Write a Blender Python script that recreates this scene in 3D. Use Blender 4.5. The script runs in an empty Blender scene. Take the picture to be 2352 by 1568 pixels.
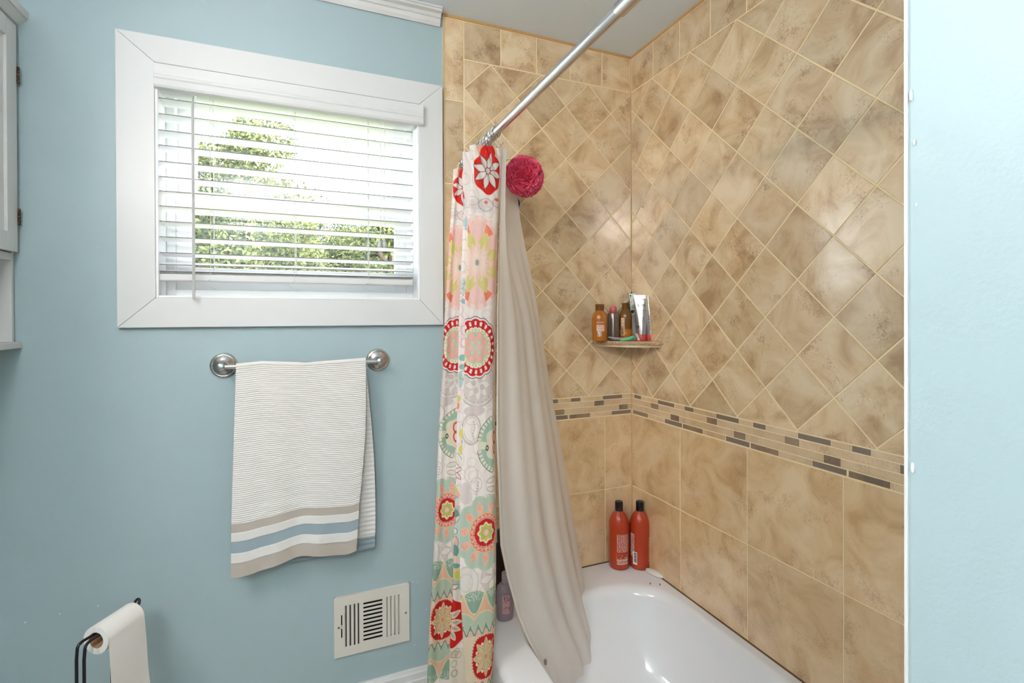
import bpy, bmesh, math, random
import numpy as np
from mathutils import Vector, Matrix, noise
random.seed(7)
S = 1.1          # metres per plan unit
Z0 = 1.37        # eye height above the floor
FLOOR = -Z0 / S
# ------------------------------------------------------------------ camera
F, YAW, PITCH, ROLL, SHY, CX, CY = 1142.94171, 0.389488686, -0.0039309968, -0.00378512695, -51.9255816, -1.16335739, -1.60957789
def _rot():
    cy, sy = math.cos(YAW), math.sin(YAW)
    w = np.array([sy * math.cos(PITCH), cy * math.cos(PITCH), math.sin(PITCH)])
    r = np.array([cy, -sy, 0.0]); u = np.cross(r, w)
    return math.cos(ROLL) * r + math.sin(ROLL) * u, -math.sin(ROLL) * r + math.cos(ROLL) * u, w
RR, UU, WW = _rot()
EYE = np.array([CX, CY, 0.0])
def ray(px, py): return WW * F + RR * (px - 1176) - UU * (py - 784 - SHY)
def hit(px, py, ax, v):
    d = ray(px, py); return EYE + d * ((v - EYE[ax]) / d[ax])
def hY(px, py, y=0.0): return hit(px, py, 1, y)
def hX(px, py, x=0.0): return hit(px, py, 0, x)
def hZ(px, py, z): return hit(px, py, 2, z)
def proj(X):
    d = np.asarray(X, float) - EYE; z = d @ WW
    return 1176 + F * (d @ RR) / z, 784 + SHY - F * (d @ UU) / z
def x_at(px, y, z):            # x of the wall-parallel plane y at height z, seen along a sight line
    x = -0.7
    for _ in range(3):
        py = proj((x, y, z))[1]; x = hY(px, py, y)[0]
    return x
C = bpy.context.scene.collection
sc = bpy.context.scene
cam = bpy.data.cameras.new('camera'); co = bpy.data.objects.new('camera', cam); C.objects.link(co)
cam.sensor_width = 36; cam.lens = F / 2352 * 36; cam.shift_y = SHY / 2352; cam.clip_start = 0.02; cam.clip_end = 500
m3 = Matrix(((RR[0], UU[0], -WW[0]), (RR[1], UU[1], -WW[1]), (RR[2], UU[2], -WW[2])))
co.matrix_world = Matrix.Translation((CX * S, CY * S, Z0)) @ m3.to_4x4()
sc.camera = co
# ------------------------------------------------------------------ look, sky, sun, room light
sc.view_settings.view_transform = 'Standard'; sc.view_settings.look = 'None'
sc.view_settings.gamma = 1; sc.view_settings.use_curve_mapping = False
sc.view_settings.exposure = 1.5
SKY = 4.8; SUN = 3.0; BULB = 46.0; FILL = 24.0
world = bpy.data.worlds.new('sky'); sc.world = world; world.use_nodes = True
def sky_nodes():
    nt = world.node_tree; nt.nodes.clear()
    out = nt.nodes.new('ShaderNodeOutputWorld'); bg = nt.nodes.new('ShaderNodeBackground')
    tc = nt.nodes.new('ShaderNodeTexCoord'); no = nt.nodes.new('ShaderNodeTexNoise'); rp = nt.nodes.new('ShaderNodeValToRGB')
    no.inputs['Scale'].default_value = 5; no.inputs['Detail'].default_value = 5; no.inputs['Roughness'].default_value = 0.6
    rp.color_ramp.elements[0].position = 0.36; rp.color_ramp.elements[0].color = (0.30, 0.36, 0.44, 1)
    rp.color_ramp.elements[1].position = 0.62; rp.color_ramp.elements[1].color = (0.52, 0.53, 0.54, 1)
    nt.links.new(tc.outputs['Generated'], no.inputs['Vector']); nt.links.new(no.outputs['Fac'], rp.inputs['Fac'])
    nt.links.new(rp.outputs['Color'], bg.inputs['Color']); bg.inputs['Strength'].default_value = SKY
    nt.links.new(bg.outputs['Background'], out.inputs['Surface'])
sky_nodes()
sl = bpy.data.lights.new('sun', 'SUN'); sl.energy = SUN; sl.angle = math.radians(2); sl.color = (1, 0.95, 0.86)
so = bpy.data.objects.new('sun', sl); C.objects.link(so)
so.rotation_euler = Vector((-0.52, -0.30, -0.80)).to_track_quat('-Z', 'Y').to_euler()   # high sun, from beyond the window and the right
# ------------------------------------------------------------------ helpers
def lin(r, g, b):
    f = lambda c: ((c / 255 + 0.055) / 1.055) ** 2.4 if c > 10 else c / 255 / 12.92
    return (f(r), f(g), f(b), 1)
def P_in(b, n, v):
    if n in b.inputs: b.inputs[n].default_value = v
def mat(name, col, rough=0.5, metal=0.0, bump=0.0, bscale=200.0, var=0.0, coat=0.0, sub=0.0, trans=0.0, spec=0.5):
    m = bpy.data.materials.new(name); m.use_nodes = True; nt = m.node_tree; b = nt.nodes['Principled BSDF']
    P_in(b, 'Base Color', col); P_in(b, 'Roughness', rough); P_in(b, 'Metallic', metal); P_in(b, 'Coat Weight', coat)
    P_in(b, 'Transmission Weight', trans); P_in(b, 'Specular IOR Level', spec)
    tc = nt.nodes.new('ShaderNodeTexCoord')
    no = nt.nodes.new('ShaderNodeTexNoise'); no.inputs['Scale'].default_value = bscale; no.inputs['Detail'].default_value = 3
    nt.links.new(tc.outputs['Object'], no.inputs['Vector'])
    if bump:
        bp = nt.nodes.new('ShaderNodeBump'); bp.inputs['Strength'].default_value = bump; bp.inputs['Distance'].default_value = 0.002
        nt.links.new(no.outputs['Fac'], bp.inputs['Height']); nt.links.new(bp.outputs['Normal'], b.inputs['Normal'])
    if var:
        mx = nt.nodes.new('ShaderNodeMix'); mx.data_type = 'RGBA'
        mx.inputs[6].default_value = tuple(c * (1 - var) for c in col[:3]) + (1,); mx.inputs[7].default_value = tuple(min(1, c * (1 + var)) for c in col[:3]) + (1,)
        nt.links.new(no.outputs['Fac'], mx.inputs[0]); nt.links.new(mx.outputs[2], b.inputs['Base Color'])
    return m
def bsdf(m): return m.node_tree.nodes['Principled BSDF']
class G:
    def __init__(s): s.v = []; s.f = []
    def add(s, vs, fs):
        o = len(s.v); s.v += [tuple(map(float, q)) for q in vs]; s.f += [tuple(i + o for i in f) for f in fs]; return s
    def box(s, a, b):
        x0, y0, z0 = a; x1, y1, z1 = b
        x0, x1 = min(x0, x1), max(x0, x1); y0, y1 = min(y0, y1), max(y0, y1); z0, z1 = min(z0, z1), max(z0, z1)
        return s.add([(x0, y0, z0), (x1, y0, z0), (x1, y1, z0), (x0, y1, z0), (x0, y0, z1), (x1, y0, z1), (x1, y1, z1), (x0, y1, z1)],
                     [(0, 3, 2, 1), (4, 5, 6, 7), (0, 1, 5, 4), (1, 2, 6, 5), (2, 3, 7, 6), (3, 0, 4, 7)])
    def tube(s, pts, r, n=10, cap=True):
        pts = [Vector(q) for q in pts]; R = r if isinstance(r, (list, tuple)) else [r] * len(pts)
        rings = []; up = None
        for i, q in enumerate(pts):
            t = (pts[min(i + 1, len(pts) - 1)] - pts[max(i - 1, 0)]).normalized()
            if up is None: up = Vector((0, 0, 1)) if abs(t.z) < 0.9 else Vector((1, 0, 0))
            a = t.cross(up).normalized(); up = a.cross(t).normalized()
            rings.append([q + (a * math.cos(k * 2 * math.pi / n) + up * math.sin(k * 2 * math.pi / n)) * R[i] for k in range(n)])
        vs = [v for r_ in rings for v in r_]; fs = []
        for i in range(len(pts) - 1):
            for k in range(n):
                fs.append((i * n + k, i * n + (k + 1) % n, (i + 1) * n + (k + 1) % n, (i + 1) * n + k))
        if cap: fs.append(tuple(range(n))[::-1]); fs.append(tuple((len(pts) - 1) * n + k for k in range(n)))
        return s.add(vs, fs)
    def lathe(s, c, prof, n=32, axis='z', sx=1.0, sy=1.0, rot=0.0):
        vs = []; fs = []
        for (r, h) in prof:
            for k in range(n):
                a = 2 * math.pi * k / n; p, q = r * math.cos(a) * sx, r * math.sin(a) * sy
                if axis == 'z': x_, y_ = p * math.cos(rot) - q * math.sin(rot), p * math.sin(rot) + q * math.cos(rot); vs.append((c[0] + x_, c[1] + y_, c[2] + h))
                elif axis == 'y': vs.append((c[0] + p, c[1] + h, c[2] + q))
                else: vs.append((c[0] + h, c[1] + p, c[2] + q))
        for i in range(len(prof) - 1):
            for k in range(n): fs.append((i * n + k, i * n + (k + 1) % n, (i + 1) * n + (k + 1) % n, (i + 1) * n + k))
        fs.append(tuple(range(n))[::-1]); fs.append(tuple((len(prof) - 1) * n + k for k in range(n)))
        return s.add(vs, fs)
    def ball(s, c, r, n=10):
        return s.lathe(c, [(r * math.sin(math.pi * i / n) + 1e-5, -r * math.cos(math.pi * i / n)) for i in range(n + 1)], n=n + 4)
def worldloc(o):
    l = Vector((0, 0, 0))
    while o: l += Vector(o.location); o = o.parent
    return l
def obj(name, g, m, parent=None, smooth=False, bevel=0.0, label=None, fixn=True, kind=None):
    me = bpy.data.meshes.new(name)
    off = worldloc(parent) if parent else Vector((0, 0, 0))
    V = np.asarray(g.v, float) * S; V[:, 2] += Z0; V -= np.array(off)
    me.from_pydata(V.tolist(), [], g.f); me.update()
    if bevel or fixn:
        bm = bmesh.new(); bm.from_mesh(me)
        if fixn: bmesh.ops.recalc_face_normals(bm, faces=bm.faces)
        if bevel: bmesh.ops.bevel(bm, geom=[e for e in bm.edges if len(e.link_faces) == 2 and e.calc_face_angle(0) > 0.5], offset=bevel * S, segments=2, affect='EDGES', profile=0.5, clamp_overlap=True)
        bm.to_mesh(me); bm.free()
    if smooth:
        me.polygons.foreach_set('use_smooth', [True] * len(me.polygons))
        if smooth == 'auto':
            try: me.set_sharp_from_angle(angle=math.radians(40))
            except Exception: pass
    me.materials.append(m)
    o = bpy.data.objects.new(name, me); C.objects.link(o)
    if parent: o.parent = parent
    if label: o['label'] = label
    if kind: o['kind'] = kind
    return o
def tag(o, label, cat, group=None):
    o['label'] = label; o['category'] = cat
    if group: o['group'] = group
    return o
def thing(name, label, cat, loc, group=None):
    o = bpy.data.objects.new(name, None); C.objects.link(o); o.empty_display_size = 0.05
    o.location = (loc[0] * S, loc[1] * S, loc[2] * S + Z0)
    return tag(o, label, cat, group)
def struct(name, g, m, label=None, cat=None, **k):
    o = obj(name, g, m, **k); o['kind'] = 'structure'
    if label: o['label'] = label
    if cat: o['category'] = cat
    return o
def grid(Pt):       # Pt: (R, Cn, 3) array
    R, Cn = Pt.shape[:2]; g = G(); g.v = [tuple(q) for q in Pt.reshape(-1, 3)]
    idx = np.arange(R * Cn).reshape(R, Cn)
    g.f = [tuple(q) for q in np.stack([idx[:-1, :-1], idx[:-1, 1:], idx[1:, 1:], idx[1:, :-1]], -1).reshape(-1, 4).tolist()]
    return g
def set_cols(o, cols, name='print'):
    a = o.data.color_attributes.new(name, 'FLOAT_COLOR', 'POINT')
    cc = np.ones((len(cols), 4), np.float32); cc[:, :3] = cols
    a.data.foreach_set('color', cc.ravel())
def attr_mat(name, rough, bump=0.0, bscale=900, translucent=0.0, sheen=0.0):
    m = mat(name, (0.8, 0.8, 0.8, 1), rough, bump=bump, bscale=bscale, spec=0.3); nt = m.node_tree
    at = nt.nodes.new('ShaderNodeAttribute'); at.attribute_name = 'print'
    nt.links.new(at.outputs['Color'], bsdf(m).inputs['Base Color']); P_in(bsdf(m), 'Sheen Weight', sheen)
    if translucent:
        tr = nt.nodes.new('ShaderNodeBsdfTranslucent'); mx = nt.nodes.new('ShaderNodeMixShader'); mx.inputs[0].default_value = translucent
        nt.links.new(at.outputs['Color'], tr.inputs['Color']); nt.links.new(bsdf(m).outputs[0], mx.inputs[1]); nt.links.new(tr.outputs[0], mx.inputs[2])
        nt.links.new(mx.outputs[0], nt.nodes['Material Output'].inputs['Surface'])
    return m
# ------------------------------------------------------------------ materials
M = {}
def paint(name, col, rough=0.42, dents=0.12):
    m = mat(name, col, rough, bump=0.15, bscale=260); nt = m.node_tree
    tc = nt.nodes.new('ShaderNodeTexCoord'); n2 = nt.nodes.new('ShaderNodeTexNoise'); n2.inputs['Scale'].default_value = 9; n2.inputs['Detail'].default_value = 4
    vo = nt.nodes.new('ShaderNodeTexVoronoi'); vo.inputs['Scale'].default_value = 11
    mr = nt.nodes.new('ShaderNodeMapRange'); mr.inputs[1].default_value = 0.0; mr.inputs[2].default_value = 0.13; mr.inputs[3].default_value = 0.0; mr.inputs[4].default_value = 1.0
    b2 = nt.nodes.new('ShaderNodeBump'); b2.inputs['Strength'].default_value = dents; b2.inputs['Distance'].default_value = 0.004
    nt.links.new(tc.outputs['Object'], vo.inputs['Vector']); nt.links.new(vo.outputs['Distance'], mr.inputs[0])
    nt.links.new(mr.outputs[0], b2.inputs['Height'])
    bp = [n for n in nt.nodes if n.bl_idname == 'ShaderNodeBump' and n != b2][0]
    nt.links.new(bp.outputs['Normal'], b2.inputs['Normal']); nt.links.new(b2.outputs['Normal'], bsdf(m).inputs['Normal'])
    return m
M['blue'] = paint('blue_wall_paint', lin(170, 189, 193))
M['ceiling'] = mat('ceiling_paint', lin(234, 246, 255), 0.7, bump=0.1, bscale=120)
M['trim'] = mat('white_trim_paint', lin(221, 220, 218), 0.35, bump=0.08, bscale=60)
M['white'] = mat('white_plastic', lin(240, 240, 240), 0.35, bump=0.03)
M['slat'] = mat('white_blind_slat', lin(245, 245, 245), 0.4, bump=0.02)
M['vinyl'] = mat('white_vinyl', lin(245, 246, 247), 0.4, bump=0.02)
M['cream'] = mat('cream_enamel', lin(226, 219, 208), 0.35, bump=0.05)
M['dark'] = mat('dark_void', (0.006, 0.006, 0.006, 1), 0.9, var=0.1)
M['black'] = mat('black_metal', (0.006, 0.006, 0.007, 1), 0.35, bump=0.03)
M['chrome'] = mat('brushed_nickel', (0.62, 0.60, 0.57, 1), 0.22, 1.0, bump=0.05, bscale=500)
M['rod'] = mat('satin_steel', (0.62, 0.60, 0.60, 1), 0.24, 1.0, bump=0.02, bscale=500)
M['porcelain'] = mat('tub_enamel', lin(240, 240, 242), 0.12, var=0.02, bscale=5, coat=0.3)
M['grout'] = mat('sand_grout', lin(250, 224, 182), 0.85, bump=0.4, bscale=500, var=0.12)
M['floor'] = mat('floor_tile', lin(170, 160, 148), 0.4, bump=0.1, bscale=20, var=0.1)
def tile_mat(name, light, mid, dark, rough=0.28, pits=1.0, vr=0.16):
    m = bpy.data.materials.new(name); m.use_nodes = True; nt = m.node_tree; b = bsdf(m); L = nt.links.new; N = nt.nodes.new
    geo = N('ShaderNodeNewGeometry'); oi = N('ShaderNodeObjectInfo')
    cb = N('ShaderNodeCombineXYZ')
    mu = []
    for k in (37.0, 91.0, 53.0):
        q = N('ShaderNodeMath'); q.operation = 'MULTIPLY'; q.inputs[1].default_value = k; L(oi.outputs['Random'], q.inputs[0]); mu.append(q)
    for i in range(3): L(mu[i].outputs[0], cb.inputs[i])
    ad = N('ShaderNodeVectorMath'); ad.operation = 'ADD'; L(geo.outputs['Position'], ad.inputs[0]); L(cb.outputs[0], ad.inputs[1])
    n1 = N('ShaderNodeTexNoise'); n1.inputs['Scale'].default_value = 8; n1.inputs['Detail'].default_value = 7; n1.inputs['Roughness'].default_value = 0.6; n1.inputs['Distortion'].default_value = 0.8
    L(ad.outputs[0], n1.inputs['Vector'])
    r1 = N('ShaderNodeValToRGB'); e = r1.color_ramp.elements
    e[0].position = 0.33; e[0].color = dark; e[1].position = 0.62; e[1].color = light
    k = e.new(0.47); k.color = mid
    L(n1.outputs['Fac'], r1.inputs['Fac'])
    # fine pitted veins
    n2 = N('ShaderNodeTexNoise'); n2.inputs['Scale'].default_value = 150; n2.inputs['Detail'].default_value = 5; n2.inputs['Roughness'].default_value = 0.7; L(ad.outputs[0], n2.inputs['Vector'])
    n3 = N('ShaderNodeTexNoise'); n3.inputs['Scale'].default_value = 11; n3.inputs['Detail'].default_value = 4; L(ad.outputs[0], n3.inputs['Vector'])
    mm = N('ShaderNodeMath'); mm.operation = 'MULTIPLY'; L(n2.outputs['Fac'], mm.inputs[0]); L(n3.outputs['Fac'], mm.inputs[1])
    r2 = N('ShaderNodeValToRGB'); r2.color_ramp.elements[0].position = 0.125; r2.color_ramp.elements[0].color = (0.62, 0.52, 0.42, 1); r2.color_ramp.elements[1].position = 0.20; r2.color_ramp.elements[1].color = (1, 1, 1, 1)
    L(mm.outputs[0], r2.inputs['Fac'])
    mx = N('ShaderNodeMix'); mx.data_type = 'RGBA'; mx.blend_type = 'MULTIPLY'; mx.inputs[0].default_value = pits
    L(r1.outputs['Color'], mx.inputs[6]); L(r2.outputs['Color'], mx.inputs[7])
    mr = N('ShaderNodeMapRange'); mr.inputs[3].default_value = 1 - vr; mr.inputs[4].default_value = 1 + vr * 0.6; L(oi.outputs['Random'], mr.inputs[0])
    vm = N('ShaderNodeVectorMath'); vm.operation = 'SCALE'; L(mx.outputs[2], vm.inputs[0]); L(mr.outputs[0], vm.inputs['Scale'])
    L(vm.outputs[0], b.inputs['Base Color']); P_in(b, 'Roughness', rough); P_in(b, 'Specular IOR Level', 1.0); P_in(b, 'Coat Weight', 1.0); P_in(b, 'Coat IOR', 1.8); P_in(b, 'Coat Roughness', .15)
    bp = N('ShaderNodeBump'); bp.inputs['Strength'].default_value = 0.25; bp.inputs['Distance'].default_value = 0.0015
    L(mm.outputs[0], bp.inputs['Height']); L(bp.outputs['Normal'], b.inputs['Normal'])
    return m
TL, TM, TD = lin(240, 214, 176), lin(224, 191, 146), lin(190, 150, 106)
M['tile'] = tile_mat('beige_stone_tile', TL, TM, TD)
M['tile_big'] = tile_mat('tan_stone_tile', lin(240, 208, 164), lin(228, 191, 141), lin(206, 164, 113), vr=0.07, pits=0.7)
M['mos_beige'] = tile_mat('beige_mosaic', lin(236, 208, 168), lin(226, 194, 152), lin(212, 176, 130), vr=0.08, pits=0.6)
M['mos_brown'] = tile_mat('brown_mosaic', lin(156, 128, 100), lin(138, 110, 84), lin(112, 86, 62), vr=0.12)
M['mos_glass'] = mat('grey_brown_glass', lin(136, 121, 108), 0.12, coat=0.5, var=0.06, bscale=30)
# ------------------------------------------------------------------ room shell
XL, YN = -2.02, -2.75      # left wall, near wall
YE, XE = -1.376, -0.747    # end of the tub alcove, face of the stub wall
FY = -0.017                # front plane of the window casing
wx0, wz0 = hY(358, 683, FY)[0], hY(358, 683, FY)[2]
wx1 = hY(965, 688, FY)[0]; wz1 = 0.684
ox0, oz0 = hY(268, 753, FY)[0], hY(271, 753, FY)[2]
ox1, oz1 = hY(1019, 746, FY)[0], hY(264, 64, FY)[2]
T = 0.15
g = G()
g.box((XL, 0, FLOOR), (wx0, T, 1.0)); g.box((wx1, 0, FLOOR), (0.1, T, 1.0)); g.box((wx0, 0, FLOOR), (wx1, T, wz0)); g.box((wx0, 0, wz1), (wx1, T, 1.0))
wall_back = struct('wall_back', g, M['blue'], fixn=False)
wall_right = struct('wall_right', G().box((0, YE - 0.1, FLOOR), (0.1, 0, 1.0)), M['blue'])
wall_left = struct('wall_left', G().box((XL - 0.1, YN, FLOOR), (XL, T, 1.0)), M['blue'])
wall_front = struct('wall_front', G().box((XL - 0.1, YN - 0.1, FLOOR), (XE, YN, 1.0)), M['blue'])
M['blue_end'] = M['blue']
wall_end = struct('wall_end', G().box((XE, YN - 0.1, FLOOR), (0.1, YE, 1.0)), M['blue'], bevel=0.003)
struct('floor', G().box((XL - 0.1, YN - 0.1, FLOOR - 0.1), (0.1, T, FLOOR)), M['floor'])
struct('ceiling', G().box((XL - 0.1, YN - 0.1, 1.0), (0.1, T, 1.1)), M['ceiling'])
# corner bead with chips on the stub wall
g = G(); g.box((XE - 0.0012, YE - 0.0012, -0.305), (XE + 0.012, YE + 0.0012, 1.0)); g.box((XE - 0.0016, YE - 0.0022, FLOOR), (XE + 0.012, YE + 0.0004, -0.31))
obj('corner_bead', g, M['trim'], wall_end, bevel=0.0006, label='white tile edge bead down the corner')
for (px, py, w, h) in ((2093, 218, 0.0014, 0.0075), (2100, 327, 0.0009, 0.004), (2105, 470, 0.0006, 0.0025), (2095, 1073, 0.0013, 0.006)):
    q = hX(px, py, XE - 0.001); gg = G(); n = 9
    ring = [(XE - 0.0012, q[1] + w * math.cos(2 * math.pi * k / n) * random.uniform(.6, 1.1), q[2] + h * 0.7 * math.sin(2 * math.pi * k / n) * random.uniform(.6, 1.1)) for k in range(n)]
    gg.add(ring + [(XE - 0.0002, a[1], a[2]) for a in ring], [tuple(range(n))] + [(k, (k + 1) % n, (k + 1) % n + n, k + n) for k in range(n)])
    obj('paint_chip', gg, M['trim'], wall_end)
# ------------------------------------------------------------------ wall tiles
def clip(poly, a0, a1, b0, b1):
    for ax, lim, sg in ((0, a0, 1), (0, a1, -1), (1, b0, 1), (1, b1, -1)):
        out = []
        for i in range(len(poly)):
            p, q = poly[i], poly[(i + 1) % len(poly)]
            ip, iq = sg * (p[ax] - lim) >= -1e-9, sg * (q[ax] - lim) >= -1e-9
            if ip: out.append(p)
            if ip != iq:
                t = (lim - p[ax]) / (q[ax] - p[ax]); out.append((p[0] + t * (q[0] - p[0]), p[1] + t * (q[1] - p[1])))
        poly = out
        if len(poly) < 3: return []
    o = []
    for p in poly:
        if not o or math.dist(p, o[-1]) > 3e-3: o.append(p)
    if len(o) > 1 and math.dist(o[0], o[-1]) < 3e-3: o.pop()
    return o if len(o) > 2 else []
def inset(poly, d):
    n = len(poly); ar = sum(poly[i][0] * poly[(i + 1) % n][1] - poly[(i + 1) % n][0] * poly[i][1] for i in range(n)) / 2
    if abs(ar) < 2e-5: return None
    if ar < 0: poly = poly[::-1]
    L = []
    for i in range(n):
        (x0, y0), (x1, y1) = poly[i], poly[(i + 1) % n]; l = math.hypot(x1 - x0, y1 - y0)
        nx, ny = -(y1 - y0) / l, (x1 - x0) / l; L.append((nx, ny, nx * x0 + ny * y0 + d))
    out = []
    for i in range(n):
        a, b = L[i - 1], L[i]; det = a[0] * b[1] - a[1] * b[0]
        if abs(det) < 1e-9: return None
        out.append(((a[2] * b[1] - a[1] * b[2]) / det, (a[0] * b[2] - a[2] * b[0]) / det))
    ar2 = sum(out[i][0] * out[(i + 1) % n][1] - out[(i + 1) % n][0] * out[i][1] for i in range(n)) / 2
    for q in out:
        for (nx, ny, c0) in L:
            if nx * q[0] + ny * q[1] < c0 - 1e-6: return None
    return out if 1e-5 < ar2 < abs(ar) else None
GB = 0.0042      # grout bed thickness
def tile(poly, wall, parent, m, name='tile', gap=0.0042, h=0.0056, dz=0.0):
    p1 = inset(poly, gap / 2)
    if not p1: return
    p2 = inset(p1, 0.0009)
    if not p2: return
    n = len(p1); hh = h + random.uniform(-0.0003, 0.0003) + dz
    def V(p, d): return (p[0], -d, p[1]) if wall == 'A' else (-d, p[0], p[1])
    vs = [V(p, 0.0005) for p in p1] + [V(p, hh - 0.0009) for p in p1] + [V(p, hh) for p in p2]
    fs = [tuple(2 * n + i for i in range(n))]
    for i in range(n):
        j = (i + 1) % n; fs += [(i, j, n + j, n + i), (n + i, n + j, 2 * n + j, 2 * n + i)]
    obj(name, G().add(vs, fs), m, parent)
def rect(a0, a1, b0, b1): return [(a0, b0), (a1, b0), (a1, b1), (a0, b1)]
ZC, ZB, ZT, ZM = 0.992, 0.863, -0.297, -0.3765   # ceiling caulk, under border, band top, band bottom
ZTUB = -0.929
bedA = obj('grout_bed', G().box((XE, -GB, ZTUB - 0.02), (0, 0, 1.0)), M['grout'], wall_back)
bedB = obj('grout_bed', G().box((-GB, YE, ZTUB - 0.02), (0, -GB, 1.0)), M['grout'], wall_right)
HD = 0.0963
def field(wall, parent, a_lo, a_hi, a_node, strip):
    big = M['tile_big']; mt = M['tile']
    i0 = int((a_lo - a_node) / HD) - 2; i1 = int((a_hi - a_node) / HD) + 2
    for i in range(i0, i1):
        for j in range(-1, 14):
            if (i + j) % 2: continue
            cx, cz = a_node + HD * i, ZB - HD * j - HD     # centre of the diamond under node (i,j)
            poly = clip([(cx - HD, cz), (cx, cz - HD), (cx + HD, cz), (cx, cz + HD)], a_lo, a_hi, ZT, ZB)
            if poly: tile(poly, wall, parent, mt)
    k = 0; step = 0.1357 if wall == 'A' else 0.138
    while -k * step > a_lo:
        tile(rect(max(a_lo, -(k + 1) * step), -k * step - (GB * 2 if k == 0 else 0), ZB, ZC), wall, parent, mt); k += 1
field('A', wall_back, -0.676, -0.0065, -0.194, True)
field('B', wall_right, YE, -0.0065, -0.131, False)
for k in range(7):
    z1 = (ZC if k == 0 else 0.721 - (k - 1) * 0.2775); z0 = max(0.721 - k * 0.2775, ZTUB)
    if z1 > z0: tile(rect(XE + 0.004, -0.676, z0, z1), 'A', wall_back, M['tile'])
jA = [-0.0065, -0.127, -0.404, -0.676]; jB = [-0.0065, -0.2745, -0.5505, -0.8265, -1.1025, YE]
for wall, par, js in (('A', wall_back, jA), ('B', wall_right, jB)):
    for a, b in zip(js[1:], js[:-1]):
        for z1, z0 in ((ZM, -0.652), (-0.652, ZTUB + 0.001)): tile(rect(a, b, z0, z1), wall, par, M['tile_big'], gap=0.0032)
RZ = [(-0.2985, -0.3135), (-0.315, -0.335), (-0.3365, -0.357), (-0.3585, -0.3745)]
def band(wall, parent, pieces, lo):
    for r, row in enumerate(pieces):
        row = sorted(row, key=lambda q: -q[0]); cur = -0.0065; seq = []
        for (a, b, kd) in row:            # a > b (towards the corner first)
            a = min(a, -0.0065); b = max(b, lo)
            if b >= a: continue
            if cur - a > 0.004: seq.append((cur, a, 'e'))
            if kd != 'j': seq.append((a, b, kd)); cur = b
            else: cur = a
        if cur - lo > 0.004: seq.append((cur, lo, 'e'))
        for a, b, kd in seq:
            mm = {'e': M['mos_beige'], 'b': M['mos_brown'], 'g': M['mos_glass'], 'j': M['mos_beige']}[kd]
            tile(rect(b, a, RZ[r][1], RZ[r][0]), wall, parent, mm, 'mosaic_tile', gap=0.0014, h=0.0056 if kd != 'g' else 0.0050)
def rep(ps, per, lo):
    out = []
    for (a, b, kd) in ps:
        for k in range(-1, 7):
            x, y = a - k * per, b - k * per
            if y < -0.004 and x > lo: out.append((x, y if kd != 'j' else x, kd))
    return out
PB = 0.2755
band('B', wall_right, [rep([(-0.158, -0.246, 'g'), (-0.295, -0.338, 'g')], PB, YE), rep([(-0.120, -0.163, 'b'), (-0.301, -0.3011, 'j')], PB, YE),
     rep([(-0.227, -0.270, 'b'), (-0.361, -0.3611, 'j')], PB, YE), rep([(-0.197, -0.284, 'g'), (-0.2875, -0.378, 'b')], PB, YE)], YE)
band('A', wall_back, [rep([(-0.048, -0.136, 'g'), (-0.231, -0.273, 'g')], .277, -.676)[0:], rep([(-0.130, -0.173, 'b'), (-0.208, -0.2081, 'j')], .277, -.676),
     rep([(-0.022, -0.064, 'b'), (-0.205, -0.2051, 'j')], .277, -.676), rep([(-0.008, -0.097, 'g'), (-0.191, -0.279, 'b')], .277, -.676)], -0.676)
# caulk lines
cau = mat('tan_caulk', lin(206, 160, 100), 0.6, bump=0.2, bscale=90, var=0.1)
g = G(); g.box((XE, -0.007, 0.992), (0, -GB, 1.0)); obj('ceiling_caulk', g, cau, wall_back)
g = G(); g.box((-0.007, YE, 0.992), (-GB, -0.007, 1.0)); obj('ceiling_caulk', g, cau, wall_right)
g = G(); g.box((-0.0066, -0.0066, ZTUB), (-GB, -GB, 0.992)); obj('corner_grout', g, mat('corner_grout', lin(214, 180, 128), 0.8, bump=0.3, var=0.1), wall_right)
g = G(); g.box((XE, -0.0075, ZTUB - 0.01), (XE + 0.0035, -GB, 0.992)); obj('edge_strip', g, mat('edge_strip', lin(216, 184, 140), 0.5, bump=0.1, var=0.06), wall_back)
g = G(); g.box((-0.69, -0.0085, ZTUB - 0.002), (-0.009, -0.002, ZTUB + 0.0022)); CK = mat('stained_caulk', lin(120, 88, 56), 0.7, bump=0.4, bscale=150, var=0.35); obj('tub_caulk', g, CK, wall_back)
g = G(); g.box((-0.0085, YE, ZTUB - 0.002), (-0.002, -0.006, ZTUB + 0.0022))
obj('tub_caulk', g, CK, wall_right)
# ------------------------------------------------------------------ trims
def profile_x(prof, x0, x1): # prof: (y,z) list
    n = len(prof); g = G(); g.add([(x0, y, z) for y, z in prof] + [(x1, y, z) for y, z in prof], [(i, (i + 1) % n, n + (i + 1) % n, n + i) for i in range(n)] + [tuple(range(n)), tuple(range(n, 2 * n))[::-1]]); return g
cr = [(0, 0.9995), (0, 0.955), (-0.006, 0.953), (-0.012, 0.962), (-0.014, 0.974), (-0.019, 0.976), (-0.024, 0.984), (-0.035, 0.988), (-0.037, 0.9935), (-0.041, 0.9945), (-0.041, 0.9995)]
cx1 = hY(1013, 38, -0.02)[0]
struct('trim_1', profile_x(cr, XL, cx1), M['trim'])
bz = hY(980, 1531, -0.012)[2]
bb = [(0, FLOOR), (0, bz), (-0.006, bz), (-0.009, bz - 0.008), (-0.012, bz - 0.012), (-0.012, bz - 0.03), (-0.014, bz - 0.034), (-0.014, FLOOR)]
struct('baseboard_back', profile_x(bb, XL, -0.76), M['trim'])
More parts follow.
